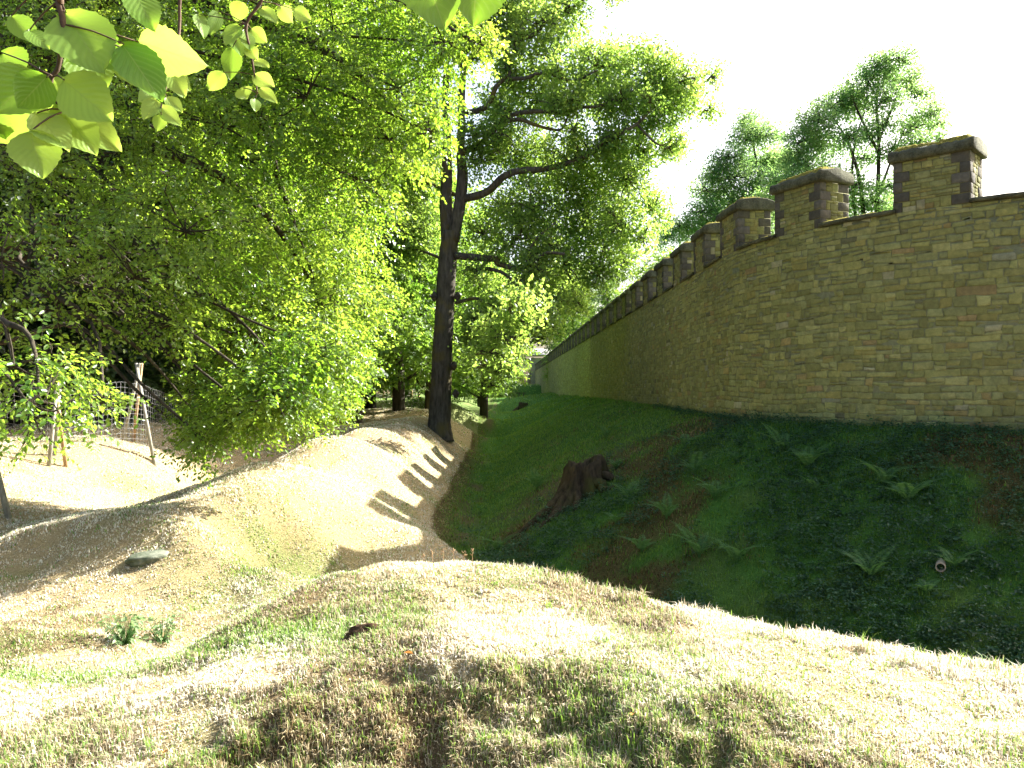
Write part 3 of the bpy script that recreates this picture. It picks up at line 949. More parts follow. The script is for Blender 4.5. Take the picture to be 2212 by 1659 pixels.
def oak():
    b = hit(948, 934); org = b.copy()
    d = b[1]
    root = thing('oak_tree', org, 'tall old oak with a bare leaning trunk and gnarled limbs on the ridge', 'tree')
    def Q(lst): return [P(px, py, d + dd) for (px, py, dd) in lst]
    s = d / F
    tk = TB()
    base = P(947, 925, d)
    pts = [org + [0, 0, -.5], org + [0, 0, .05]] + Q([(950, 900, 0), (954, 800, 0), (960, 680, 0), (967, 560, 0), (974, 500, 0)])
    tk.tube(pts, np.array([34, 28, 24, 21.8, 21, 20, 19]) * s, 16, 4, .06)
    tk.tube(Q([(968, 520, .1), (963, 440, .2), (965, 370, .2), (965, 300, .3), (963, 220, .3), (964, 133, .3)]), np.array([15, 14, 12, 9, 7.5, 6.5]) * s, 12, 4, .08)
    tk.tube(Q([(978, 520, -.1), (993, 440, -.2), (999, 380, -.2), (995, 335, -.2)]), np.array([14, 13, 12, 10]) * s, 12, 4, .08)
    # burrs on the trunk
    for px, py in ((1000 - 20, 790), (988, 640), (938, 640), (985, 850)):
        c = P(px, py, d - .25)
        tk.tube([c + [0, 0, -.25], c, c + [0, 0, .22]], [.05, .2, .06], 8, 3, .25)
    tk.build('trunk', M_BARK_OAK, root, org)
    limbs = [
        ([(995, 340, -.2), (997, 213, 0), (1004, 150, .3), (1024, 117, .3), (1050, 80, .3), (1062, 10, .2), (1070, -60, 0)], 9),
        ([(1004, 150, .3), (994, 127, .2), (990, 60, .1), (985, -20, 0)], 5),
        ([(996, 330, -.2), (1020, 322, -.5), (1037, 312, -.8), (1057, 290, -1), (1075, 262, -1.2)], 8),
        ([(997, 240, 0), (1030, 240, -.3), (1054, 220, -.6), (1070, 187, -.8), (1095, 165, -1), (1104, 158, -1.1), (1094, 110, -1), (1087, 80, -.8)], 7),
        ([(1098, 168, -1), (1137, 167, -1.3), (1164, 152, -1.6), (1204, 163, -2), (1237, 173, -2.3), (1290, 150, -2.6)], 5),
        ([(1057, 290, -1), (1090, 262, -1.3), (1117, 243, -1.6), (1170, 240, -2), (1210, 240, -2.2), (1237, 230, -2.5), (1284, 230, -2.8), (1324, 217, -3), (1347, 200, -3.1)], 6),
        ([(1090, 262, -1.3), (1125, 258, -1.6), (1154, 267, -1.9), (1187, 277, -2), (1220, 270, -2.2), (1230, 240, -2.4)], 5),
        ([(1000, 430, -.2), (1050, 413, -.6), (1087, 383, -1), (1124, 370, -1.3), (1170, 362, -1.6), (1230, 345, -2), (1284, 320, -2.4), (1304, 297, -2.6), (1347, 287, -2.9), (1377, 263, -3), (1410, 230, -3.2)], 9),
        ([(1377, 268, -3), (1424, 310, -3.2), (1455, 300, -3.3)], 2.5),
        ([(1090, 84, -.8), (1130, 80, -.6), (1160, 73, -.5), (1180, 47, -.3), (1220, 27, -.1), (1254, 0, 0), (1300, -20, 0)], 5.5),
        ([(1087, 87, -.8), (1115, 65, 1), (1128, 30, 1.2), (1130, -30, 1.3)], 4.5),
        ([(982, 552, -.2), (1030, 553, -.8), (1070, 556, -1.3), (1080, 573, -1.5), (1114, 583, -1.9), (1137, 577, -2.1), (1150, 574, -2.2), (1180, 548, -2.6), (1220, 548, -3)], 8),
        ([(1138, 576, -2.1), (1141, 556, -2.2), (1160, 520, -2.3), (1200, 480, -2.5)], 4),
        ([(1052, 558, -1.1), (1040, 575, -1.2), (1025, 588, -1.3)], 5),
        ([(1050, 580, -1.1), (1070, 588, -1.5), (1094, 598, -1.9), (1120, 616, -2.3), (1140, 636, -2.6), (1165, 680, -3)], 4.5),
        ([(984, 655, -.2), (1024, 646, -.6), (1057, 656, -1), (1085, 668, -1.3), (1120, 668, -1.6), (1147, 672, -1.9)], 4),
        ([(1032, 650, -.7), (1041, 690, -1), (1033, 730, -1.2)], 2.2),
        ([(1000, 428, .2), (940, 400, 1), (880, 380, 2), (840, 360, 3)], 5),
        ([(958, 560, .2), (910, 540, 1.2), (860, 530, 2.2)], 4),
    ]
    for l, w in limbs:
        t = TB()
        pts = np.array(Q(l))
        pts[1:-1] += rng.normal(0, 2.6 * s, pts[1:-1].shape)
        t.tube(pts, np.linspace(w, max(1.2, w * .35), len(l)) * s, 8, 4, .22)
        t.build('limb', M_BARK_OAK, root, org)
    L = [(1150, 40, 1.4), (1230, 25, 1.0), (1060, 50, 1.3), (1130, -30, 1.6), (1010, 20, 1.2), (1200, 125, 1.3), (1280, 135, 1.3), (1340, 130, 1.1), (1390, 150, 1.2), (1430, 185, 1.0), (1480, 175, .8), (1530, 150, .45), (1540, 235, .4), (1510, 205, .5),
         (1150, 205, 1.0), (1080, 220, 1.0), (1110, 130, 1.0), (1190, 215, .9), (1290, 195, 1.0), (1350, 235, .9), (1410, 240, 1.0), (1460, 225, .8), (1445, 305, .6), (1475, 310, .35), (1100, 310, 1.2), (1230, 335, 1.1), (1300, 345, 1.1), (1360, 320, .9), (1400, 320, .5),
         (1050, 345, 1.0), (1160, 365, 1.2), (1230, 400, 1.3), (1310, 400, 1.2), (1370, 400, .8), (1410, 460, .8), (1080, 450, 1.2), (1150, 450, 1.2), (1190, 500, 1.3), (1280, 470, 1.3), (1350, 480, 1.0), (1400, 510, .6), (1300, 530, 1.2), (1050, 510, .9),
         (1110, 520, 1.1), (1220, 570, 1.2), (1290, 590, 1.0), (1340, 570, .7), (1090, 620, .9), (1180, 620, 1.0), (1040, 610, .9), (1150, 690, .9), (1100, 700, .9), (1060, 700, .7), (1250, 640, .7), (1160, 740, .4),
         (930, 330, 1.2), (900, 430, 1.3), (920, 520, 1.1), (870, 500, 1.3), (930, 220, 1.0), (1010, 100, .9)]
    lobes = [(P(px, py, d + o), np.array([r, r, r * .8])) for px, py, o, r in ((1200, 640, 5, 1.3), (1140, 640, 6, 1.4), (1170, 700, 4.5, 1.2), (1110, 690, 7, 1.4), (1230, 600, 6, 1.4), (1060, 680, 7, 1.3), (1100, 610, 8, 1.5))[:5]]
    # low drooping boughs right of the trunk; the nearer ones shade the ridge
    lobes += [(P(px, py, dd), np.array([r * 1.15, r, r * .65])) for px, py, dd, r in ((1090, 728, 29.5, .75), (1052, 762, 29.8, .65), (1128, 692, 30, .75), (1062, 702, 30.8, .65), (1108, 655, 29.2, .7), (1150, 655, 30.6, .7), (1085, 775, 31.2, .55), (1040, 790, 30.6, .4))]
    lobes += [(P(px, py, d + o), np.array([r * 1.1, r, r * .7])) for px, py, o, r in ((1050, 772, -2.8, .75), (1085, 738, -2.4, .9), (1040, 712, -2, .8), (1122, 702, -2, .9), (1160, 680, -1.6, .8), (1075, 802, -1, .6), (1018, 735, -1.5, .55), (1100, 775, 1, .7), (1060, 832, 2, .5), (1030, 680, -2.4, .7), (1200, 650, -1.5, .8))]
    for (px, py, r) in L:
        off = random.uniform(-.9, 2.6) - max(0, (px - 1000) / 400) * 1.5
        if px < 950: off = random.uniform(1, 3)
        if py > 590: off = random.uniform(.3, 3.8)
        rr = r * random.uniform(.95, 1.35)
        lobes.append((P(px + random.uniform(-12, 12), py + random.uniform(-10, 10), d + off), np.array([rr * random.uniform(.9, 1.2), rr, rr * random.uniform(.9, 1.3)])))
    for l, w in limbs:
        for (px, py, dd) in l[len(l) // 2:]:
            if random.random() < .75: lobes.append((P(px + random.uniform(-16, 22), py + random.uniform(-24, 10), d + dd + random.uniform(-.6, .6)), np.array([.75, .7, .7]) * random.uniform(.7, 1.3)))
    tw = TB()
    build_crown('crown', lobes, 60, 17, .64, .19, .66, 'tuft', M_OAK, root, org, tw, .2, True, .012, .1)
    tw.build('twig', M_BARK_OAK, root, org)
    return org


def airy_trees():
    # the two trees inside the fort, behind the merlons
    for (name, label, d, stems, L, den) in (
        ('locust_tree', 'taller airy tree with several bare stems behind the two nearest merlons', 56,
         [[(1895, 520), (1898, 400), (1900, 300), (1895, 220), (1905, 150)], [(1868, 520), (1860, 400), (1835, 310), (1800, 250)], [(1850, 480), (1842, 380), (1850, 300), (1870, 240)], [(1900, 420), (1925, 350), (1955, 280)], [(1900, 330), (1860, 250), (1840, 200)],
          [(1900, 300), (1930, 230), (1950, 180)], [(1860, 420), (1800, 400), (1750, 360), (1720, 320)], [(1955, 290), (1990, 270), (2030, 260)]],
         [(1900, 140, 1.0), (1945, 125, .9), (1960, 170, 1.1), (1880, 180, 1.2), (1920, 215, 1.0), (1835, 205, .9), (1850, 230, 1.1), (1800, 230, 1.1), (1770, 260, 1.2), (1740, 300, 1.2), (1780, 315, 1.2), (1720, 350, 1.1), (1770, 380, 1.5), (1700, 390, 1.1),
          (1830, 300, .8), (1870, 290, .8), (1990, 200, .8), (2010, 240, .9), (2035, 265, .6), (1975, 270, .9), (1985, 310, .8), (2030, 300, .5), (1910, 270, .8), (1930, 320, .8), (1870, 340, .8), (1960, 340, .7), (1830, 440, 1.1), (1890, 440, 1.1), (1850, 400, .8), (1920, 400, .7), (1780, 460, 1.2), (1700, 460, 1.3), (1930, 450, 1.0), (1660, 430, 1.0), (2000, 370, .6)], 70),
        ('locust_tree', 'lower rounder airy tree between the oak crown and the taller tree, behind the merlons', 64,
         [[(1640, 520), (1645, 430), (1635, 350), (1625, 290)], [(1600, 520), (1590, 450), (1560, 400)], [(1640, 440), (1670, 390), (1680, 340)], [(1580, 480), (1540, 450), (1515, 420)]],
         [(1620, 260, .9), (1650, 290, 1.2), (1610, 300, 1.1), (1575, 340, 1.0), (1640, 350, 1.3), (1590, 380, 1.4), (1545, 370, 1.0), (1530, 410, 1.2), (1570, 440, 1.4), (1520, 460, 1.2), (1620, 430, 1.4), (1670, 400, 1.4), (1680, 350, 1.0), (1500, 500, 1.2), (1545, 500, 1.2), (1470, 490, .8), (1600, 490, 1.2), (1690, 440, 1.1), (1715, 420, 1.2), (1440, 510, .9), (1700, 340, .9), (1655, 500, 1.2)], 74)):
        p0 = P(stems[0][0][0], 842, d)
        org = np.array([p0[0], d, float(zg(p0[0], d))])
        root = thing(name, org, label, 'tree', 'trees inside the fort')
        tk = TB()
        s = d / F
        for i, st in enumerate(stems):
            pts = [P(px, py, d + random.uniform(-.8, .8)) for px, py in st]
            if i < 2: pts = [org + [(.0 if i == 0 else -.8), 0, -.2]] + pts
            tk.tube(pts, np.linspace(7 if i < 2 else 3.6, 1.2, len(pts)) * s, 7, 3, .15)
        tk.build('trunk', M_BARK, root, org)
        lobes = [(P(px, py, d + random.uniform(-2.5, 2.5)), np.array([r * 1.4, r * 1.3, r * .85])) for (px, py, r) in L]
        tw = TB()
        build_crown('crown', lobes, den, 16, .75, .19, .6, 'tuft', M_ROBINIA, root, org, tw, .2, True, .013, .1)
        tw.build('twig', M_BARK, root, org)


def make_forest_tree(seed, h, spread, nlobe, leaf, mat, low=.18):
    """a broadleaf tree built at the origin; returned un-tagged"""
    st = random.getstate(); random.seed(seed)
    root = bpy.data.objects.new('forest_tree', None); COL.objects.link(root)
    tk = TB()
    lean = np.array([random.uniform(-.4, .4), random.uniform(-.4, .4), 0])
    pts = [np.array([0, 0, -.5]), np.array([0, 0, .3]), lean * .4 + [0, 0, h * .3], lean + [0, 0, h * .6], lean * 1.3 + [0, 0, h * .92]]
    tk.tube(pts, [h * .032, h * .024, h * .02, h * .013, .04], 9, 3, .1)
    lobes = []
    for i in range(nlobe):
        t = low + (1 - low) * (i + .5) / nlobe
        w = spread * (math.sin(math.pi * min(1, .18 + t * .8)) ** .7)
        a = i * 2.4 + random.uniform(-.5, .5)
        rr = w * random.uniform(.45, .8)
        c = lean * t + np.array([math.cos(a) * rr, math.sin(a) * rr, h * t])
        r = spread * random.uniform(.30, .46)
        lobes.append((c, np.array([r * 1.15, r * 1.15, r * .75])))
        limb_to(tk, lean * t + [0, 0, max(.5, h * (t - .12))], c, h * .008, .02, .05)
    tk.build('trunk', M_BARK, root)
    build_crown('crown', lobes, 34, 15, leaf * 4.2, leaf, .62, 'flat', mat, root, None, None, .3, True, .01, .3)
    random.setstate(st)
    return root


def forest():
    pr = [make_forest_tree(1, 17, 4.6, 22, .23, M_FAR, .12), make_forest_tree(2, 20, 5.0, 26, .24, M_FAR, .1), make_forest_tree(3, 13, 4.2, 20, .21, M_FAR, .2), make_forest_tree(4, 19, 5.2, 26, .26, M_DARKWOOD, .05)]
    used = [0, 0, 0, 0]
    def put(k, x, y, sc, rot, label, name='forest_tree', group=None):
        o = pr[k] if not used[k] else copy_tree(pr[k])
        used[k] = 1
        o.name = name
        o.location = (x, y, float(zg(x, y)) - .1); o.scale = (sc, sc, sc * random.uniform(.92, 1.1)); o.rotation_euler = (0, 0, rot)
        tag(o, label, 'tree', group)
    # trees one can tell apart
    put(2, P(862, 0, 52)[0], 52, 1.35, .4, 'bright green tree left of the oak trunk, its leaves hanging over the stake fence')
    put(1, P(560, 0, 40)[0], 40, 1.35, 1.3, 'very tall tree whose top shows between the beech boughs', group=None)
    put(1, P(760, 0, 46)[0], 46, 1.3, 4.3, 'very tall tree filling the gap between beech and oak')
    put(0, P(800, 0, 62)[0], 62, 1.15, 2.1, 'tall tree rising behind the bright tree left of the oak')
    put(2, P(1045, 0, 66)[0], 66, 1.15, 3.3, 'sunlit tree just right of the oak trunk, drooping to the ridge')
    put(2, P(1068, 0, 118)[0], 118, .7, 5.1, 'pale green far tree beside the gate tower at the end of the ditch')
    put(0, P(965, 0, 92)[0], 92, 1.1, 1.0, 'tall far tree directly behind the oak trunk')
    put(1, P(1175, 0, 150)[0] + 6, 150, 1.0, 2.2, 'distant tree rising behind the gate tower roof')
    put(2, P(1240, 0, 120)[0], 120, 1.15, .8, 'distant round tree over the far merlons, left of two', group=None)
    put(0, P(1310, 0, 105)[0], 105, .78, 2.9, 'distant round tree over the far merlons, right of two')
    put(2, P(1440, 0, 85)[0], 85, 1.2, 4.0, 'low tree peeping over the merlons below the lower airy tree')
    put(2, P(930, 0, 60)[0], 60, 1.5, 2.5, 'leafy tree whose low boughs hang just left of the oak trunk')
    put(2, P(770, 0, 56)[0], 56, 1.3, 5.5, 'leafy tree over the metal gate frame')
    put(2, P(1035, 0, 92)[0], 92, .8, 1.9, 'rounded sunlit tree standing before the gate tower, left of the ditch end')
    # the dark wood behind the wire fence
    wood = [(-17, 33, 1, 1.0), (-22, 29, 0, 1.05), (-12.5, 47, 1, 1.05), (-18, 44, 0, 1.15), (-25, 39, 1, 1.1), (-31, 33, 0, 1.1), (-22, 54, 1, 1.2), (-30, 48, 1, 1.15), (-38, 42, 0, 1.2), (-15, 60, 1, 1.1), (-27, 64, 1, 1.25),
            (-36, 58, 0, 1.25), (-46, 52, 1, 1.3), (-19, 75, 1, 1.2), (-33, 80, 1, 1.3), (-29, 24, 1, 1.0), (-10.5, 80, 1, 1.1), (-14, 95, 0, 1.2), (-6, 118, 1, 1.1), (-3, 135, 0, 1.1), (-12, 130, 1, 1.2)]
    for i, (x, y, k, sc) in enumerate(wood):
        put(3 if x < -15 else k, x, y, sc, i * 1.7, 'dark green tree in the dense wood beyond the wire fence', group='trees of the wood behind the fence')


# ------------------------------------------------------------------ close twigs hanging into the frame
def close_leaf_mat():
    m, nt, out = new_mat('close_beech_leaf')
    uv = attr(nt, 'lu'); vv = attr(nt, 'lv'); r = attr(nt, 'rnd')
    # side veins run forward from the midrib
    def math_(op, a, b=None):
        n = N(nt, 'ShaderNodeMath', operation=op)
        for i, q in enumerate((a, b)):
            if q is None: continue
            if isinstance(q, (int, float)): n.inputs[i].default_value = q
            else: nt.links.new(q, n.inputs[i])
        return n.outputs[0]
    au = math_('ABSOLUTE', uv)
    ph = math_('SUBTRACT', math_('MULTIPLY', vv, 8.5), math_('MULTIPLY', au, 3.2))
    fr = math_('ABSOLUTE', math_('SUBTRACT', math_('FRACT', ph), .5))
    vein = math_('GREATER_THAN', fr, .44)
    rib = math_('LESS_THAN', au, .03)
    ve = math_('MAXIMUM', math_('MULTIPLY', vein, .5), rib)
    nz = noise_tex(nt, 60, 4, .6)
    dc = mixc(nt, math_('MULTIPLY', ve, .6), mixc(nt, r, (.09, .19, .022), (.20, .31, .06)), (.24, .34, .09))
    tc = mixc(nt, math_('MULTIPLY', ve, .6), mixc(nt, r, (.18, .40, .015), (.52, .68, .10)), (.30, .40, .06))
    tc = mixc(nt, math_('MULTIPLY', nz, .35), tc, (.22, .36, .02))
    p = principled(nt, None, dc, .38, .45)
    h = math_('SINE', math_('MULTIPLY', ph, 6.283))
    nt.links.new(bump(nt, h, .16, .002), p.inputs['Normal'])
    t = N(nt, 'ShaderNodeBsdfTranslucent'); nt.links.new(tc, t.inputs[0])
    mx = N(nt, 'ShaderNodeMixShader'); mx.inputs[0].default_value = .5
    nt.links.new(p.outputs[0], mx.inputs[1]); nt.links.new(t.outputs[0], mx.inputs[2])
    nt.links.new(mx.outputs[0], out.inputs[0])
    return m


def close_leaf(base, tip, width, nrm, rnd, parent, org, mat, curl=.18):
    """a broad beech leaf with a wavy edge, pleats and a bent tip, plus its stalk"""
    nu, nv = 9, 22
    D = tip - base; Ln = np.linalg.norm(D); D = D / Ln
    S = unit(np.cross(D, nrm)); Nn = np.cross(S, D)
    v = np.linspace(0, 1, nv)
    prof = np.sin(math.pi * np.clip(v, 0, 1) ** .78) ** .78 * (1 - .22 * v)
    prof[-1] = 0; prof[0] = 0
    prof = prof / prof.max()
    u = np.linspace(-1, 1, nu)
    U, Vv = np.meshgrid(u, v)
    sc = 1 + .05 * np.sin(Vv * 8.5 * 2 * math.pi) * np.abs(U)
    X = U * prof[:, None] * width / 2 * sc
    k = random.uniform(-.4, .8)
    Z = -curl * Ln * (Vv ** 2) * k - .12 * width * (1 - np.abs(U)) * .6 + .005 * Ln * np.sin((Vv * 8.5 - np.abs(U) * 3.2) * 2 * math.pi) * np.abs(U) + .05 * width * np.sin(Vv * 5 + random.uniform(0, 6)) * U
    pts = base + D * (Vv * Ln)[..., None] + S * X[..., None] + Nn * Z[..., None]
    i = np.arange(nv - 1)[:, None] * nu + np.arange(nu - 1)[None]
    f = np.stack([i, i + 1, i + nu + 1, i + nu], -1).reshape(-1, 4)
    n = nu * nv
    return mesh_np('leaf', pts.reshape(-1, 3), [f], mat, parent, {'lu': U.ravel(), 'lv': Vv.ravel(), 'rnd': np.full(n, rnd)}, True, org)


def close_twigs():
    mat = close_leaf_mat()
    def cluster(name, label, d, stem, leaves, r0, up):
        pts = [P(px, py, d + dd) for px, py, dd in stem]
        top = pts[0]
        pts = [top + np.array(up) * 2.2, top + np.array(up) * .9] + pts
        org = pts[0]
        root = thing(name, org, label, 'branch', 'leafy twigs hanging close to the camera')
        tb = TB()
        tb.tube(pts, np.linspace(r0 * 1.8, r0 * .45, len(pts)), 7, 4, .12)
        for (bx, by, tx, ty, w, dd, tilt, rn) in leaves:
            b = P(bx, by, d + dd); t = P(tx, ty, d + dd + random.uniform(-.08, .08) * d * .25)
            view = unit(-(b + t) / 2)
            nrm = unit(view + np.array([tilt * .7, 0, .2]) + rng.normal(0, .16, 3))
            close_leaf(b, t, w * (1.28 if d < 2 else 1.38) / F * d, nrm, rn, root, org, mat)
            j = min(range(2, len(pts)), key=lambda q: np.linalg.norm(pts[q] - b))
            tb.tube([pts[j], (pts[j] + b) / 2 + [0, 0, .004], b + (t - b) * .03], [r0 * .4, r0 * .35, r0 * .3], 5, 2)
        tb.build('stem', M_TWIG, root, org)
    R = random.uniform
    big = [(137, 20, 225, 158, 112, 0, .2, .6), (150, 55, 245, 140, 100, .06, -.1, .2), (263, 90, 350, 212, 82, .02, .3, .05), (293, 87, 437, 142, 84, .05, .1, .9), (285, -30, 333, 65, 60, .04, .2, .4),
           (133, 168, 240, 258, 88, -.03, .3, .8), (62, 280, 90, 384, 80, -.05, .1, .7), (70, 150, -15, 245, 90, .0, -.3, .5), (100, 163, 35, 232, 66, -.04, .0, .15), (115, 215, 262, 326, 84, .03, .4, .95),
           (120, 220, 208, 331, 78, .0, .2, .9), (75, 240, 148, 318, 62, -.03, .3, 1.0), (105, 210, -20, 306, 88, .04, -.2, .6), (165, 100, 228, 192, 92, .08, .2, .5), (0, 110, 40, 160, 70, .05, 0, .3), (-10, 200, 10, 300, 80, .05, 0, .75),
           (60, 60, 105, 105, 40, .1, 0, .4), (20, 30, 75, 85, 45, .12, 0, .3), (250, 95, 300, 190, 60, .09, .2, .7), (360, 150, 400, 208, 40, .1, .3, .95), (100, 165, 160, 235, 50, .02, .1, .55)]
    cluster('beech_twig', 'big pale sunlit beech leaves hanging at the upper left corner', 1.32, [(118, -60, 0), (123, 0, 0), (133, 50, 0), (124, 140, 0), (110, 165, 0), (108, 207, 0), (143, 237, 0)], big, .0042, (-.12, .05, .5))
    mid = [(427, 27, 443, 73, 26, 0, .2, .5), (513, 50, 483, 93, 28, 0, .1, .6), (500, 100, 497, 173, 34, .05, .2, .3), (480, 153, 450, 197, 30, 0, .1, .7), (533, 97, 553, 123, 22, 0, .3, .95), (547, 127, 580, 143, 22, .05, .3, .9),
           (547, 157, 592, 188, 28, 0, .3, 1.0), (520, 187, 533, 213, 30, 0, .2, .95), (560, 187, 598, 222, 22, .05, .3, 1.0), (550, 210, 553, 238, 18, .02, .1, .6), (563, 13, 597, 43, 24, 0, .3, .9), (603, 10, 630, 47, 26, .05, .2, .95),
           (633, 17, 670, 40, 24, 0, .3, .9), (520, 0, 505, 45, 30, .06, .1, .6), (540, 60, 575, 90, 26, .05, .3, .8), (470, 20, 455, 70, 24, .02, 0, .45), (525, 60, 540, 110, 26, .02, .2, .7), (500, 60, 520, 120, 26, .08, .2, .5)]
    cluster('beech_twig', 'twig of middle sized beech leaves hanging right of the biggest leaves', 2.6, [(575, -50, 0), (562, 0, 0), (530, 50, 0), (540, 110, 0), (548, 160, 0), (555, 200, 0)], mid, .0045, (.1, .1, .5))
    low = [(337, 213, 307, 253, 30, 0, .2, .9), (343, 227, 390, 270, 26, 0, .3, .95), (347, 247, 337, 283, 22, 0, .1, .6), (357, 207, 393, 237, 24, .05, .3, .9), (383, 187, 397, 210, 16, 0, .2, .8), (330, 190, 300, 215, 26, .05, 0, .6), (375, 160, 410, 195, 28, .05, .2, .85), (350, 165, 330, 205, 26, .05, .2, .7)]
    cluster('beech_twig', 'small spray of ribbed beech leaves below the biggest leaves', 2.3, [(392, -60, .1), (385, 60, .1), (375, 140, .05), (352, 200, 0), (345, 240, 0)], low, .004, (.05, .1, .5))
    topc = [(905, -95, 962, 53, 118, 0, .1, .25), (1035, -90, 1028, 52, 120, .02, .0, .2)]
    cluster('beech_twig', 'two dull green shaded leaves dangling from the top edge', .95, [(960, -240, 0), (965, -160, 0), (970, -105, 0)], topc, .003, (.0, .1, .5))


# ------------------------------------------------------------------ ground plants
def grass():
    def blades(name, n, r0, r1, label, gmode, hl, tall=0):
        th = rng.uniform(-.66, .66, n)
        r = np.exp(rng.uniform(math.log(r0), math.log(r1), n))
        x = r * np.sin(th); y = r * np.cos(th)
        q = wall_q(x, y)
        g = greenness(x, y)
        b = bareness(x, y)
        k = (q > .04) & (rng.random(n) > b * .9)
        shade = (q < 8.2) & (y + .55 * np.maximum(x, 0) > 10.2)
        k &= shade if gmode == 'green' else ~shade
        x = x[k]; y = y[k]; g = g[k]; r = r[k]; q = q[k]
        z = zg(x, y)
        m = len(x)
        th = thatch_and_shade(x, y)
        h = hl * rng.uniform(.5, 1.3, m) * (1 + .012 * r)
        tus = vnoise(x * 2.4, y * 2.4, 91) * .6 + vnoise(x * 6.5, y * 6.5, 92) * .4
        h = h * (.4 + .8 * tus) * np.where(gmode == 'dry', .72 + .75 * th * (r < 8), 1)
        w = .00055 * r * rng.uniform(.6, 1.3, m) + .0009
        a = rng.uniform(0, 2 * math.pi, m)
        lean = rng.uniform(.15, 1.3, m)
        isg = rng.random(m) < np.where(g > .45, g, g * .55 + .055 + .10 * (th > .3))
        h = np.where(isg, h * 1.2, h)
        if gmode == 'dry':
            h = np.where(r > 10, h * .95, h)
            h = h * (1 + 2.0 * (vnoise(x * 3.7, y * 3.7, 151) > .58) * (r < 10.5) * (q < 12.2) * rng.random(m))
        lean = np.where(isg, lean * .75, lean)
        hd = np.stack([np.cos(a), np.sin(a), np.zeros(m)], 1)
        sd = np.stack([-np.sin(a), np.cos(a), np.zeros(m)], 1) * w[:, None]
        up = np.array([0, 0, 1.0])
        B = np.stack([x, y, z - .01], 1)
        mid = B + up * (h * .55)[:, None] + hd * (h * lean * .22)[:, None]
        tip = B + up * (h * np.clip(1 - lean * .42, .12, 1))[:, None] + hd * (h * lean * .75)[:, None]
        V = np.stack([B - sd, B + sd, mid + sd * .8, mid - sd * .8, tip], 1).reshape(-1, 3)
        i = np.arange(m)[:, None] * 5
        o = mesh_np(name, V, [i + np.array([[0, 1, 2, 3]]), i + np.array([[3, 2, 4]])], M_GRASS, None,
                    {'gr': np.repeat(isg * rng.uniform(.7, 1, m), 5), 'th': np.repeat(th, 5), 'rnd': np.repeat(np.clip(.35 + (rng.random(m) - .5) * np.where(r > 10, .6, .7) + .45 * (fbm(x * 1.3, y * 1.3, 95) - .25) + (np.where(y > 22, .05, -.2) if gmode == 'green' else .24), 0, 1), 5)})  # near blades on the shaded bank get a darker tone, painting its shade
        tag(o, label, 'grass', None, 'stuff')
    blades('dry_grass', 950000, 3.2, 75, 'dry straw coloured grass on the sunlit mounds and ridge', 'dry', .07)
    blades('green_grass', 390000, 9, 150, 'short green grass in the shaded ditch below the wall', 'green', .085)
    # taller single tussocks: green tufts one can count on the near mound
    def tuft(n, h, spread, w, greenf):
        a = rng.uniform(0, 2 * math.pi, n); rad = rng.uniform(0, spread, n)
        B = np.stack([np.cos(a) * rad, np.sin(a) * rad, np.full(n, -.02)], 1)
        hh = h * rng.uniform(.5, 1.1, n); lean = rng.uniform(.1, .75, n)
        a2 = a + rng.normal(0, .6, n)
        hd = np.stack([np.cos(a2), np.sin(a2), np.zeros(n)], 1)
        sd = np.stack([-np.sin(a2), np.cos(a2), np.zeros(n)], 1) * w
        up = np.array([0, 0, 1.0])
        rows = []
        for t, ww in ((0, 1), (.4, .95), (.75, .7)):
            c = B + up * (hh * (t - .35 * lean * t * t))[:, None] + hd * (hh * lean * t * t * .8)[:, None]
            rows += [c - sd * ww, c + sd * ww]
        rows.append(B + up * (hh * (1 - .42 * lean))[:, None] + hd * (hh * lean * .85)[:, None])
        V = np.stack(rows, 1).reshape(-1, 3); i = np.arange(n)[:, None] * 7
        return V, [np.concatenate([i + np.array([[0, 1, 3, 2]]), i + np.array([[2, 3, 5, 4]])]), i + np.array([[4, 5, 6]])], {'gr': np.full(n * 7, greenf), 'rnd': np.repeat(rng.uniform(.3, 1, n), 7)}
    spots = [(1860, 1393, .22, 9, 'tall bright grass tuft on the mound edge against the dark ditch'), (1505, 1330, .10, 9, 'small grass tuft on the mound edge left of the tall tuft'), (1690, 1362, .12, 8, 'curled grass tuft midway along the mound edge'),
             (1990, 1410, .15, 12, 'spreading grass tuft on the mound edge right of the tall tuft'), (2075, 1425, .16, 10, 'upright grass tuft near the right end of the mound edge'), (2185, 1475, .16, 40, 'thick grey green grass clump at the right edge'),
             (640, 1640 - 140, .12, 26, 'green grass tuft left of centre on the front slope'), (565, 1610, .13, 40, 'dense low green tuft at the lower left of the front slope'), (890, 1470, .13, 22, 'green grass tuft under the bright crest strip'),
             (1240, 1500, .13, 24, 'green grass tuft on the middle of the front slope'), (1215, 1555, .13, 22, 'green grass tuft below the middle of the front slope'), (1370, 1600, .12, 26, 'green grass tuft at the lower middle right'), (1050, 1600, .1, 26, 'green grass tuft at the lower centre'),
             (1190, 1310, .12, 30, 'green grass tuft in the hollow on top of the mound'), (420, 1320, .14, 34, 'green grass tuft in the hollow beside the leafy weeds'), (330, 1610, .12, 26, 'soft green tuft at the lower left corner slope')]
    for px, py, h, n, lab in spots:
        p = hit_near(px, py, 13 if px < 450 else 9.6)
        V, fs, at = tuft(n, h, .03 + .002 * n, .0035, .95)
        o = mesh_np('grass_tuft', V, fs, M_GRASS, None, at)
        o.location = p
        tag(o, lab, 'grass tuft', 'green tufts on the near mound')
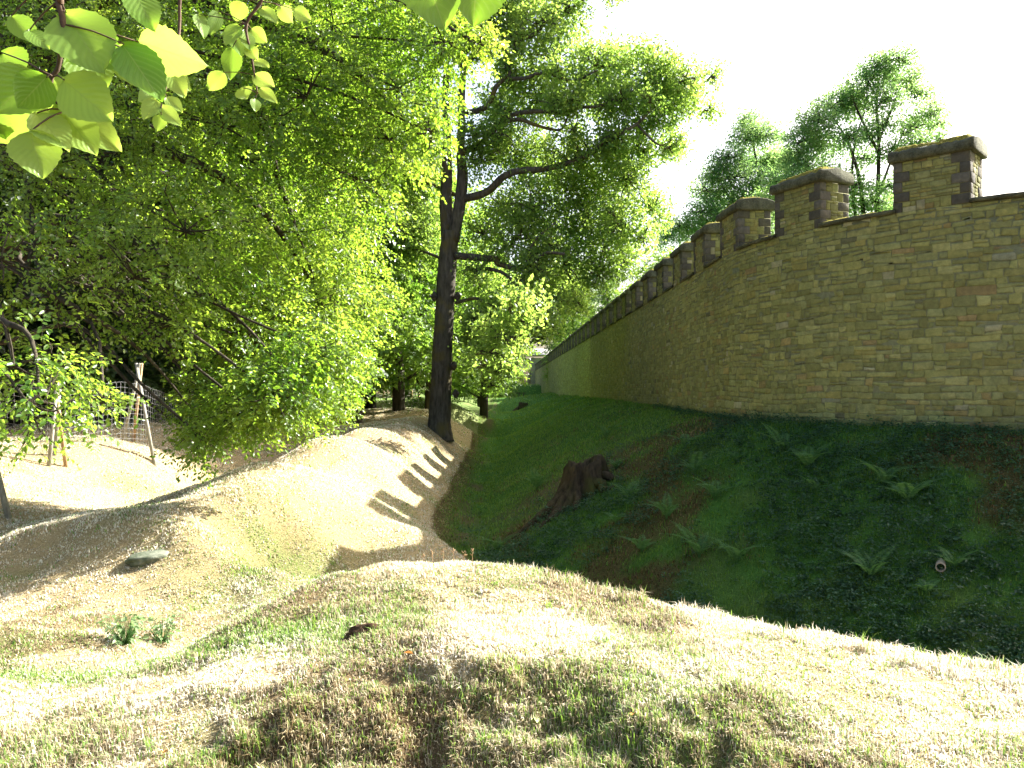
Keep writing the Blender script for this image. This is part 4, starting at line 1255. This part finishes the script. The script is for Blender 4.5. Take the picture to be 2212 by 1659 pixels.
    # dead seed stalks on the crest
    for i, (px, lab) in enumerate(((915, 'dead brown stalk leftmost on the mound crest'), (935, 'tallest dead brown stalk on the mound crest'), (957, 'forked dead stalk on the mound crest'), (980, 'dead brown stalk near the crest centre'), (1003, 'bent dead stalk right on the mound crest'), (1020, 'rightmost short dead stalk on the mound crest'))):
        p = hit_near(px, 1200)
        t = TB(); h = random.uniform(.10, .2)
        t.tube([p + [0, 0, -.02], p + [random.uniform(-.01, .01), 0, h * .6], p + [random.uniform(-.04, .04), 0, h]], [.0035, .003, .002], 5, 2)
        for k in range(7):
            b = p + np.array([random.uniform(-.012, .012), 0, h * random.uniform(.45, 1)])
            t.tube([b, b + np.array([random.uniform(-.03, .03), random.uniform(-.02, .02), random.uniform(.005, .03)])], [.003, .004], 4, 1)
        o = t.build('dead_stalk', M_WOOD, None, p)
        tag(o, lab, 'stalk', 'dead stalks on the mound crest')


def ground_cover():
    n = 95000
    th = rng.uniform(-.2, .72, n); r = np.exp(rng.uniform(math.log(8.5), math.log(34), n))
    x = r * np.sin(th); y = r * np.cos(th)
    q = wall_q(x, y)
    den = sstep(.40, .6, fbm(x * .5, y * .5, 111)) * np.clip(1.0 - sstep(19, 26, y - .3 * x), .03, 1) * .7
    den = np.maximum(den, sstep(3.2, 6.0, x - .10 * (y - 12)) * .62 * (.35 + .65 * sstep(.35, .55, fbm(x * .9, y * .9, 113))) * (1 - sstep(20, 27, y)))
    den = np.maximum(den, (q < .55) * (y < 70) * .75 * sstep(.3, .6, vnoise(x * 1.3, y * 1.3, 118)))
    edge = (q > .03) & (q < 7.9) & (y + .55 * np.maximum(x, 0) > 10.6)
    k = edge & (rng.random(n) < den)
    x = x[k]; y = y[k]; m = len(x)
    z = zg(x, y)
    K = 7
    h = rng.uniform(.05, .17, m) + .28 * sstep(.55, .8, vnoise(x * 1.7, y * 1.7, 117)) * rng.random(m)
    a = rng.uniform(0, 6.283, (m, K)); hh = h[:, None] * rng.uniform(.45, 1.1, (m, K)); rad = rng.uniform(.01, .05, (m, K))
    hd = np.stack([np.cos(a), np.sin(a), np.zeros_like(a)], -1)
    Pb = np.stack([x, y, z], 1)[:, None] + hd * rad[..., None] + hh[..., None] * np.array([0, 0, 1.0])
    D = hd + np.array([0, 0, -.1]) + rng.normal(0, .3, Pb.shape)
    Nn = np.array([0, 0, 1.0]) + hd * .3 + rng.normal(0, .35, Pb.shape)
    Pb = Pb.reshape(-1, 3)
    L = (rng.uniform(.028, .07, (m, 1)) * rng.uniform(.7, 1.3, (m, K))).ravel()
    V, f, st = leaf_soup(Pb, D.reshape(-1, 3), Nn.reshape(-1, 3), L, L * .6, False)
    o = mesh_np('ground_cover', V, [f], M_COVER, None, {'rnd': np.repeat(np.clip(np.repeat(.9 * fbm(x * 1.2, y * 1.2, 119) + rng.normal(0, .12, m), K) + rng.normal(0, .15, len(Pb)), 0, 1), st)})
    tag(o, 'low dark green weeds and nettles covering the shaded bank below the wall', 'weeds', None, 'stuff')


def ferns():
    def fern_fronds(seed, sc):
        r2 = np.random.default_rng(seed)
        out = []
        nf = int(r2.integers(5, 9))
        for k in range(nf):
            a = k / nf * 6.283 + r2.uniform(-.4, .4); ln = r2.uniform(.45, 1.0) * sc
            hd = np.array([math.cos(a), math.sin(a), 0]); sd = np.array([-math.sin(a), math.cos(a), 0])
            ts = np.linspace(0, 1, 30); ben = r2.uniform(.8, 1.5)
            pts = [hd * ln * (.25 * t + .55 * ben * t * t) + np.array([0, 0, ln * (1.1 * t - .5 * ben * t * t)]) for t in ts]
            Pb = []; D = []; Nn = []; L = []
            for i, t in enumerate(ts):
                if t < .12: continue
                tn = unit(pts[min(i + 1, 29)] - pts[i - 1])
                for s in (-1, 1):
                    Pb.append(pts[i] + tn * .004); D.append(sd * s + tn * .35 + np.array([0, 0, -.25])); Nn.append(np.cross(tn, sd) * -1 + np.array([0, 0, .3]) + r2.normal(0, .2, 3))
                    L.append(ln * .17 * math.sin(math.pi * min(1, .12 + t * .9)) ** .8 + .01)
            Pb = np.array(Pb); L = np.array(L)
            V, f, st = leaf_soup(Pb, np.array(D), np.array(Nn), L, L * .11 + .004, True, .05)
            tb = TB(); tb.tube([pts[0] - [0, 0, .05]] + pts[5::5] + [pts[-1]], np.linspace(.007, .002, 7), 4, 2)
            out.append((V, f, tb))
        return out
    labs = ['fern left of the stump top', 'tall fern with upright fronds nearest under the wall', 'large fern in the middle of the dark bank', 'low fern right of the stump', 'fern beside a fallen frond right of the stump', 'fern in the lower middle of the bank',
            'spiky fern close above the mound edge', 'fern low on the bank left of the spiky fern', 'pale fern halfway up the bank', 'thin fern under the middle of the wall', 'fern at the ditch bottom behind the mound', 'short fern at the right of the dark bank', 'fern on the far bank past the stump', 'small fern far along the grassy bank', 'small fern under the tall upright one', 'fern just right of the large middle fern', 'little fern between the stump and the spiky fern', 'fern high on the bank below the wall foot', 'broad fern low on the right of the bank', 'small fern beside the drain pipe', 'fern right of the two ferns above the mound edge', 'tiny fern up the bank behind the stump']
    spots = [(1160, 1045), (1745, 1000), (1910, 1040), (1360, 1068), (1545, 1070), (1440, 1110), (1510, 1190), (1385, 1185), (1480, 955), (1500, 1015), (1075, 1180), (2000, 1270), (1310, 935), (1590, 985), (1760, 1055), (1960, 1075), (1330, 1120), (1690, 965), (1880, 1240), (2060, 1215), (1590, 1205), (1330, 1000)]
    for i, ((px, py), lab) in enumerate(zip(spots, labs)):
        p = hit(px, py + 14)
        root = thing('fern', p, lab + ', on the shaded bank', 'fern', 'ferns on the bank below the wall')
        for V, f, tb in fern_fronds(100 + i, (.55 if lab.startswith(('small', 'little', 'tiny', 'short')) else 1.0) * (1.0 if p[1] < 24 else 1.2)):
            tv = np.vstack(tb.v)
            q = np.vstack([g for g in tb.f if g.shape[1] == 4])
            mesh_np('frond', np.vstack([tv, V]), [q, f + len(tv)], M_FERN, root, {'rnd': np.concatenate([np.full(len(tv), .3), np.repeat(rng.random(len(V) // 4), 4)])})
        root.rotation_euler = (0, 0, i * 1.3)
    # leafy weeds in the sunny hollow
    for (px, py, n, lab) in ((272, 1392, 130, 'leafy pale green weed clump in the sunny hollow, left one'), (352, 1388, 90, 'leafy pale green weed clump in the sunny hollow, right one')):
        p = hit(px, py)
        a = rng.uniform(0, 6.28, n); rr = rng.uniform(0, .24, n)
        Pb = np.stack([np.cos(a) * rr, np.sin(a) * rr, rng.uniform(.02, .34, n)], 1)
        D = np.stack([np.cos(a), np.sin(a), rng.normal(-.2, .4, n)], 1); Nn = np.array([0, 0, 1.0]) + rng.normal(0, .5, (n, 3))
        V, f, st = leaf_soup(Pb, D, Nn, rng.uniform(.05, .09, n), .04, False)
        root = thing('weed_clump', p, lab, 'weed', 'weeds in the hollow')
        mesh_np('foliage', V, [f], M_WEED, root, {'rnd': np.repeat(rng.random(n), st)})
        tb = TB(); tb.sticks(np.zeros((n, 3)) + [0, 0, -.03], Pb, .003, .002)
        tb.build('stem', M_FERN, root, None, True, {'rnd': np.full(tb.n, .4)})


# ------------------------------------------------------------------ fences, gate tower, small things
def lump(name, p, size, mat, label, cat, seed, flat=.0, sub=4, rough=.25):
    import bmesh
    bm = bmesh.new(); bmesh.ops.create_icosphere(bm, subdivisions=sub, radius=1)
    r2 = np.random.default_rng(seed)
    V = np.array([v.co[:] for v in bm.verts])
    n = 1 + rough * (fbm(V[:, 0] * 1.6 + seed, V[:, 1] * 1.6 + V[:, 2] * 1.9, seed) - .5) * 2 + rough * .4 * (fbm(V[:, 0] * 5, V[:, 1] * 5 + V[:, 2] * 4, seed + 3) - .5)
    V = V * n[:, None]
    if flat: V[:, 2] = np.where(V[:, 2] > flat, flat + (V[:, 2] - flat) * .25, V[:, 2])
    V *= np.array(size)
    fs = np.array([[v.index for v in f.verts] for f in bm.faces]); bm.free()
    o = mesh_np(name, V, [fs], mat, None, None, True)
    o.location = p
    return tag(o, label, cat)


def small_things():
    p = hit(325, 1203)
    o = lump('boulder', p + [0, 0, -.02], (.31, .2, .15), M_ROCK, 'flat grey green boulder lying at the near end of the ridge', 'boulder', 5, .5)
    o.rotation_euler = (.08, -.12, .45)
    p = hit(800, 1368)
    o = lump('earth_clod', p + [0, 0, -.05], (.22, .12, .12), M_SOIL, 'bare brown clod of earth poking out of the mound', 'clod', 8, 0, 4, .4)
    p = hit(1130, 880)
    root = thing('tree_stump', p, 'low far stump on the grassy bank near the gate tower', 'stump')
    t = TB(); t.tube([[0, 0, -.3], [0, 0, .1], [.05, 0, .55]], [.8, .65, .5], 12, 3, .2); t.build('bole', M_STUMP, root)
    t = TB(); t.tube([[0, 0, .2], [-.8, -.6, -.3], [-1.5, -1.2, -.7]], [.3, .25, .1], 7, 3, .25); t.build('root', M_STUMP, root)
    # the old stump
    p = hit(1262, 1068)
    root = thing('tree_stump', p, 'big rotten tree stump with spreading roots on the shaded bank', 'stump')
    s = p[1] / F
    an = np.linspace(0, 2 * math.pi, 40, endpoint=False)
    rows = []
    for k, (z, r) in enumerate(((-.5, 66), (-.15, 58), (.1, 50), (.35, 45), (.6, 42), (.85, 40), (1.02, 36), (.98, 26), (.72, 18), (.6, 4))):
        rr = r * s * (1 + .22 * np.sin(an * 5 + .6) * (1.3 - z) * .6 + .12 * np.sin(an * 9 + 2) + rng.normal(0, .05, 40))
        zz = z * .88 + .07 * np.sin(an * 2 + 1) * (z > .8) + rng.normal(0, .025, 40) * (z > .5) + .10 * np.cos(an) * (z > .6)
        rows.append(np.stack([np.cos(an) * rr, np.sin(an) * rr, zz], 1))
    V = np.vstack(rows); i = np.arange(len(rows) - 1)[:, None] * 40; j = np.arange(40)[None]; j2 = (j + 1) % 40
    mesh_np('bole', V, [np.stack([i + j, i + j2, i + 40 + j2, i + 40 + j], -1).reshape(-1, 4)], M_STUMP, root, None, True)
    for (dx, dy, ln, r) in ((-1, -.25, 1.9, .24), (-.8, -.75, 1.6, .2), (-.9, -.5, 1.2, .2), (-.35, -1, 1.0, .16), (.5, -.85, .9, .16), (.95, -.2, .8, .15), (-1, .3, .9, .13)):
        t = TB(); pts = []
        dv = np.array([dx, dy]) / math.hypot(dx, dy)
        for q in np.linspace(0, 1, 6):
            xy = dv * (.35 + ln * q) + rng.normal(0, .05, 2)
            g = float(zg(p[0] + xy[0], p[1] + xy[1])) - p[2]
            pts.append([xy[0], xy[1], g + .42 * (1 - q) ** 2.2 + .04 - .1 * q])
        t.tube(pts, np.linspace(r, .05, 6), 8, 3, .3); t.build('root', M_STUMP, root)
    # drain pipe mouth in the bank
    p = hit(2027, 1230)
    root = thing('drain_pipe', p + np.array([0, -.05, .06]), 'end of a clay drain pipe sticking out of the dark bank', 'pipe')
    an = np.linspace(0, 2 * math.pi, 20, endpoint=False)
    rows = [np.stack([np.cos(an) * r, np.full(20, y), np.sin(an) * r], 1) for r, y in ((.075, .6), (.075, -.12), (.06, -.12), (.06, .6))]
    V = np.vstack(rows); i = np.arange(3)[:, None] * 20; j = np.arange(20)[None]; j2 = (j + 1) % 20
    mesh_np('pipe_mouth', V, [np.stack([i + j, i + j2, i + 20 + j2, i + 20 + j], -1).reshape(-1, 4)], plain_mat('clay', (.25, .2, .14), (.4, .34, .26)), root, None, True)
    root.rotation_euler = (0, 0, -.5)
    # a bleached stick and fallen leaves
    a = hit(500, 1498); b = hit(548, 1432)
    t = TB(); t.tube([a + [0, 0, .02], (a * .6 + b * .4) + [.02, 0, .05], b + [0, 0, .05]], [.006, .007, .004], 6, 4)
    tag(t.build('dry_stick', plain_mat('bleached_wood', (.5, .44, .34), (.7, .65, .55), 20), None, a), 'thin bleached stick lying on the front slope', 'stick')
    om = leaf_mat('dead_leaf', (.42, .15, .04), (.55, .24, .08), (.4, .15, .03), (.5, .2, .05), .3)
    gm = leaf_mat('fallen_green_leaf', (.35, .42, .14), (.5, .55, .25), (.35, .42, .1), (.5, .55, .2), .3)
    for px, py, m, lab, sz in ((1652, 1427, om, 'orange dead leaf lying on the bright turf at right', .05), (893, 1430, om, 'brown curled dead leaf under the crest strip', .045), (1165, 1530, gm, 'pale fallen leaf, upper of two on the front slope', .05), (1160, 1505 + 55 + 20, gm, 'pale fallen leaf, lower of two on the front slope', .055),
                               (365, 1640 - 0, om, 'brown dead leaf at the lower left', .04), (1370, 1565, om, 'russet dead leaf among the tufts at lower right', .04)):
        p = hit(px, py)
        L = np.array([sz * 1.6])
        V, f, st = leaf_soup(np.array([[0, 0, .02]]), np.array([[1, .3, .25]]), np.array([[0, -.4, 1.0]]), L, L * .7, False, .25)
        o = mesh_np('fallen_leaf', V, [f], m, None, {'rnd': np.full(len(V), .5)}); o.location = p + np.array([0, 0, .035])
        o.rotation_euler = (0, 0, px * .7)
        tag(o, lab, 'leaf', 'fallen leaves on the turf')


def fences():
    def pole(tb, a, b, r): tb.tube([a, b], [r, r * .85], 8, 1)
    # wire netting fence on tripods at the far bank of the outer ditch
    frames = []
    def ground(x, y): return float(zg(x, y))
    f1 = [(145, 995, 22.6), (105, 1010, 22.2), (118, 1000, 23.2)]; f2 = [(336, 992, 24.8), (264, 955, 26.0), (287, 952, 26.4)]
    f3 = [(25, 1105, 15.4), (-60, 1095, 15.0), (-30, 1060, 16.2)]
    org = np.array([-11.5, 24.5, ground(-11.5, 24.5)])
    root = thing('wire_fence', org, 'wire netting fence on tripods of round poles along the outer ditch', 'fence')
    tops = []
    for legs, top, dt in ((f1, (122, 822), 22.8), (f2, (299, 794), 25.6), (f3, (-30, 900), 15.6)):
        tp = P(top[0], top[1], dt); tops.append(tp)
        for k, (px, py, d) in enumerate(legs):
            b = P(px, py, d); b[2] = ground(b[0], b[1]) - .15
            t = TB()
            e = tp + unit(tp - b) * .14 + np.array([.05 * (k - 1), .05 * k, 0])
            pole(t, b, e, .058)
            t.build('pole', M_WOOD if k == (0 if legs is f1 else 2) else M_GREYWOOD, root, org)
    # the netting: single wires sagging between the tripods and running on past them
    line = [np.array([-9.8, 16.5, 0]), np.array([-17.0, 20.6, 0]), np.array([tops[0][0], tops[0][1] + .2, 0]), np.array([tops[1][0], tops[1][1] + .2, 0]), np.array([-11.9, 33, 0]), np.array([-12.3, 42, 0])]
    line = [line[1], line[2], line[3], line[4], line[5]]
    t = TB()
    A = []; B = []
    for a, b in zip(line[:-1], line[1:]):
        ln = np.linalg.norm(b - a); n = int(ln / .16)
        ts = np.linspace(0, 1, n + 1)
        xs = a[None] + (b - a)[None] * ts[:, None]
        gz = zg(xs[:, 0], xs[:, 1])
        for i in range(n):
            A.append([xs[i, 0], xs[i, 1], gz[i] + .02]); B.append([xs[i, 0], xs[i, 1], gz[i] + 1.95])
            for h in np.arange(.05, 2.0, .16):
                A.append([xs[i, 0], xs[i, 1], gz[i] + h]); B.append([xs[i + 1, 0], xs[i + 1, 1], gz[i + 1] + h])
    t.sticks(np.array(A), np.array(B), .0035, .0035)
    t.build('netting', M_WIRE, root, org)
    # stake fence under the trees left of the oak
    d = 70
    o0 = np.array([P(840, 0, d)[0], d, ground(P(840, 0, d)[0], d)])
    root = thing('stake_fence', o0, 'row of pale wooden stakes joined by wattle rails left of the oak', 'fence')
    prev = None
    for px, top, lean in ((764, 838, 0), (785, 836, 0), (807, 835, 0), (828, 839, 0), (846, 849, 0), (859, 848, .25), (872, 846, 0), (890, 842, 0), (905, 846, 0)):
        x = P(px, 0, d)[0]; g = ground(x, d)
        t = TB(); pole(t, [x, d, g - .2], [x + lean, d, P(px, top, d)[2]], .075)
        t.build('stake', M_WOOD, root, o0)
    t = TB()
    for k in range(7):
        z = .12 + .13 * k
        pts = []
        for px in range(755, 915, 10):
            x = P(px, 0, d)[0]; pts.append([x, d + .08 * (-1) ** (px // 10 + k), ground(x, d) + z + random.uniform(-.02, .02)])
        t.tube(pts, .035, 5, 2)
    t.build('wattle_rails', M_GREYWOOD, root, o0)
    # tall pale metal frame
    d = 58; x0 = P(714, 0, d)[0]; x1 = P(736, 0, d)[0]; g = ground(x0, d)
    o0 = np.array([x0, d, g])
    root = thing('metal_gate', o0, 'narrow pale metal gate frame standing among the trees', 'gate')
    t = TB(); zt = P(0, 790, d)[2]
    t.tube([[x0 - .15, d, g - .1], [x0, d, zt]], .035, 6, 1); t.tube([[x1, d, g - .1], [x1, d, zt]], .035, 6, 1); t.tube([[x0, d, zt], [x1, d, zt]], .035, 6, 1); t.tube([[x0, d, zt - .6], [x1, d, zt - .6]], .025, 6, 1)
    t.build('gate_frame', M_WIRE, root, o0)
    t = TB(); A = []; B = []
    for k in range(1, 7):
        x = x0 + (x1 - x0) * k / 7; A.append([x, d, g]); B.append([x, d, zt])
    for k in range(1, 18):
        z = g + (zt - g) * k / 18; A.append([x0, d, z]); B.append([x1, d, z])
    t.sticks(np.array(A), np.array(B), .012, .012); t.build('bars', M_WIRE, root, o0)
    # dark bridge rail at the far end of the ditch
    d = 130; xa = P(1068, 0, d)[0]; xb = P(1136, 0, d)[0]
    o0 = np.array([xa, d, ground(xa, d)])
    root = thing('footbridge', o0, 'dark wooden footbridge crossing the far end of the ditch', 'bridge')
    z1 = P(0, 848, d)[2]; z0 = P(0, 866, d)[2]
    so = Soup(); so.box(xa, xb, d, d + 1.6, z0, z0 + .35, (.03, .03, .03)); so.build('deck', M_BARK, root, o0)
    for z in (z1, (z0 + z1) / 2 + .1):
        so = Soup(); so.box(xa, xb, d - .06, d + .06, z - .14, z, (.03, .03, .03)); so.build('rail', M_BARK, root, o0)
    for k in range(7):
        x = xa + (xb - xa) * (k + .5) / 7
        so = Soup(); so.box(x - .08, x + .08, d - .07, d + .07, z0 - (2 if k in (1, 5) else 0), z1 + .03, (.03, .03, .03)); so.build('post', M_BARK, root, o0)


def gate_tower():
    d = 168
    x0 = P(1147, 0, d)[0]; x1 = P(1195, 0, d)[0]
    g = -1.4
    o0 = np.array([x0, d, g])
    root = thing('gate_tower', o0, 'far stone gate tower with a low pale shingle roof at the end of the wall', 'tower')
    zt = P(0, 773, d)[2]; ze = P(0, 766, d)[2]; zr = P(0, 752, d)[2]
    so = Soup(); so.box(x0, x1, d, d + 6, g, zt, (.28, .27, .24))
    def mf(u, v, h): return np.stack([x0 + u, d - h, g + v], -1)
    Q = course_layout(0, x1 - x0, 0, zt - g, .25, .4, .4, .9); so.add(*slabs(Q, pick(len(Q)) * .6 + .12, mf))
    def mf2(u, v, h): return np.stack([x0 - h, d + 6 - u, g + v], -1)
    Q = course_layout(0, 6, 0, zt - g, .25, .4, .4, .9); so.add(*slabs(Q, pick(len(Q)) * .6 + .12, mf2))
    so.build('wall', M_STONE, root, o0)
    so = Soup(); so.box(x0 - .75, x0 - .02, d + .3, d + 5.6, zt - .9, zt - .15, (.03, .03, .03)); so.build('eave_shade', M_BARK, root, o0)  # dark box standing in for the shadow under the eaves
    a, b = x0 - 1.1, x1 + 1
    V = np.array([[a, d - .7, ze], [b, d - .7, ze], [b, d + 6.7, ze], [a, d + 6.7, ze], [a + 1.6, d + 3, zr], [b - 1.6, d + 3, zr], [a, d - .7, ze - .15], [b, d - .7, ze - .15], [b, d + 6.7, ze - .15], [a, d + 6.7, ze - .15]])
    mesh_np('roof', V, [np.array([[0, 1, 5, 4], [2, 3, 4, 5], [6, 7, 1, 0], [7, 8, 2, 1], [8, 9, 3, 2], [9, 6, 0, 3], [9, 8, 7, 6]]), np.array([[3, 0, 4], [1, 2, 5]])], plain_mat('pale_shingles', (.32, .31, .30), (.55, .53, .5), 3, .9, .2), root, None, False, o0)
    # sloping buttress at the tower's foot
    so = Soup()
    V = np.array([[x0 - 1.3, d + 1, g], [x0 - .03, d + 1, g], [x0 - .03, d + 1, 4.2], [x0 - .35, d + 1, 4.2], [x0 - 1.3, d + 4, g], [x0 - .03, d + 4, g], [x0 - .03, d + 4, 4.2], [x0 - .35, d + 4, 4.2]])
    so.add(V, np.array([[0, 1, 2, 3], [5, 4, 7, 6], [4, 0, 3, 7], [3, 2, 6, 7], [1, 5, 6, 2]]), np.tile(np.array([.27, .23, .13]), (8, 1)))
    so.build('buttress', M_STONE, root, o0)


# ------------------------------------------------------------------ light, camera
def light_and_camera():
    sv = unit(np.array([8.71, 5.0, 7.15]))
    el = math.asin(sv[2])
    w = bpy.data.worlds.new('World'); SC.world = w; w.use_nodes = True
    nt = w.node_tree; bg = nt.nodes['Background']
    sky = nt.nodes.new('ShaderNodeTexSky'); sky.sky_type = 'NISHITA'; sky.sun_disc = False
    sky.sun_elevation = el
    sky.sun_rotation = math.atan2(sv[0], sv[1])
    sky.air_density = 1.0; sky.dust_density = 6.0; sky.ozone_density = 1.0
    nt.links.new(sky.outputs[0], bg.inputs[0]); bg.inputs[1].default_value = .08
    sun = bpy.data.lights.new('sun', 'SUN'); sun.energy = 5.0; sun.angle = math.radians(.53); sun.color = (1, .97, .91)
    o = bpy.data.objects.new('sun', sun); COL.objects.link(o)
    o.rotation_euler = Vector(sv).to_track_quat('Z', 'Y').to_euler()
    cam = bpy.data.cameras.new('camera'); cam.lens = 36 * F / 2212; cam.sensor_width = 36
    cam.clip_start = .05; cam.clip_end = 3000
    c = bpy.data.objects.new('camera', cam); COL.objects.link(c)
    c.rotation_euler = (math.pi / 2 + 12.5 / F, 0, 0)
    SC.camera = c
    SC.view_settings.view_transform = 'Standard'; SC.view_settings.look = 'None'
    SC.view_settings.exposure = EXPOSURE; SC.view_settings.gamma = 1
    cy = SC.cycles
    cy.max_bounces = 7; cy.diffuse_bounces = 4; cy.glossy_bounces = 2; cy.transmission_bounces = 5; cy.transparent_max_bounces = 4
    cy.caustics_reflective = False; cy.caustics_refractive = False
    cy.use_denoising = True
    try: cy.denoiser = 'OPENIMAGEDENOISE'
    except Exception: pass
    cy.use_adaptive_sampling = True; cy.adaptive_threshold = .015


EXPOSURE = 2.4
import os, time
SKIP = set(os.environ.get('SKIP', '').split(','))
for fn in (light_and_camera, build_ground, build_wall, oak, beech, airy_trees, forest, close_twigs, grass, ground_cover, ferns, small_things, fences, gate_tower):
    if fn.__name__ in SKIP: continue
    t0 = time.time(); fn(); print(fn.__name__, round(time.time() - t0, 1), flush=True)
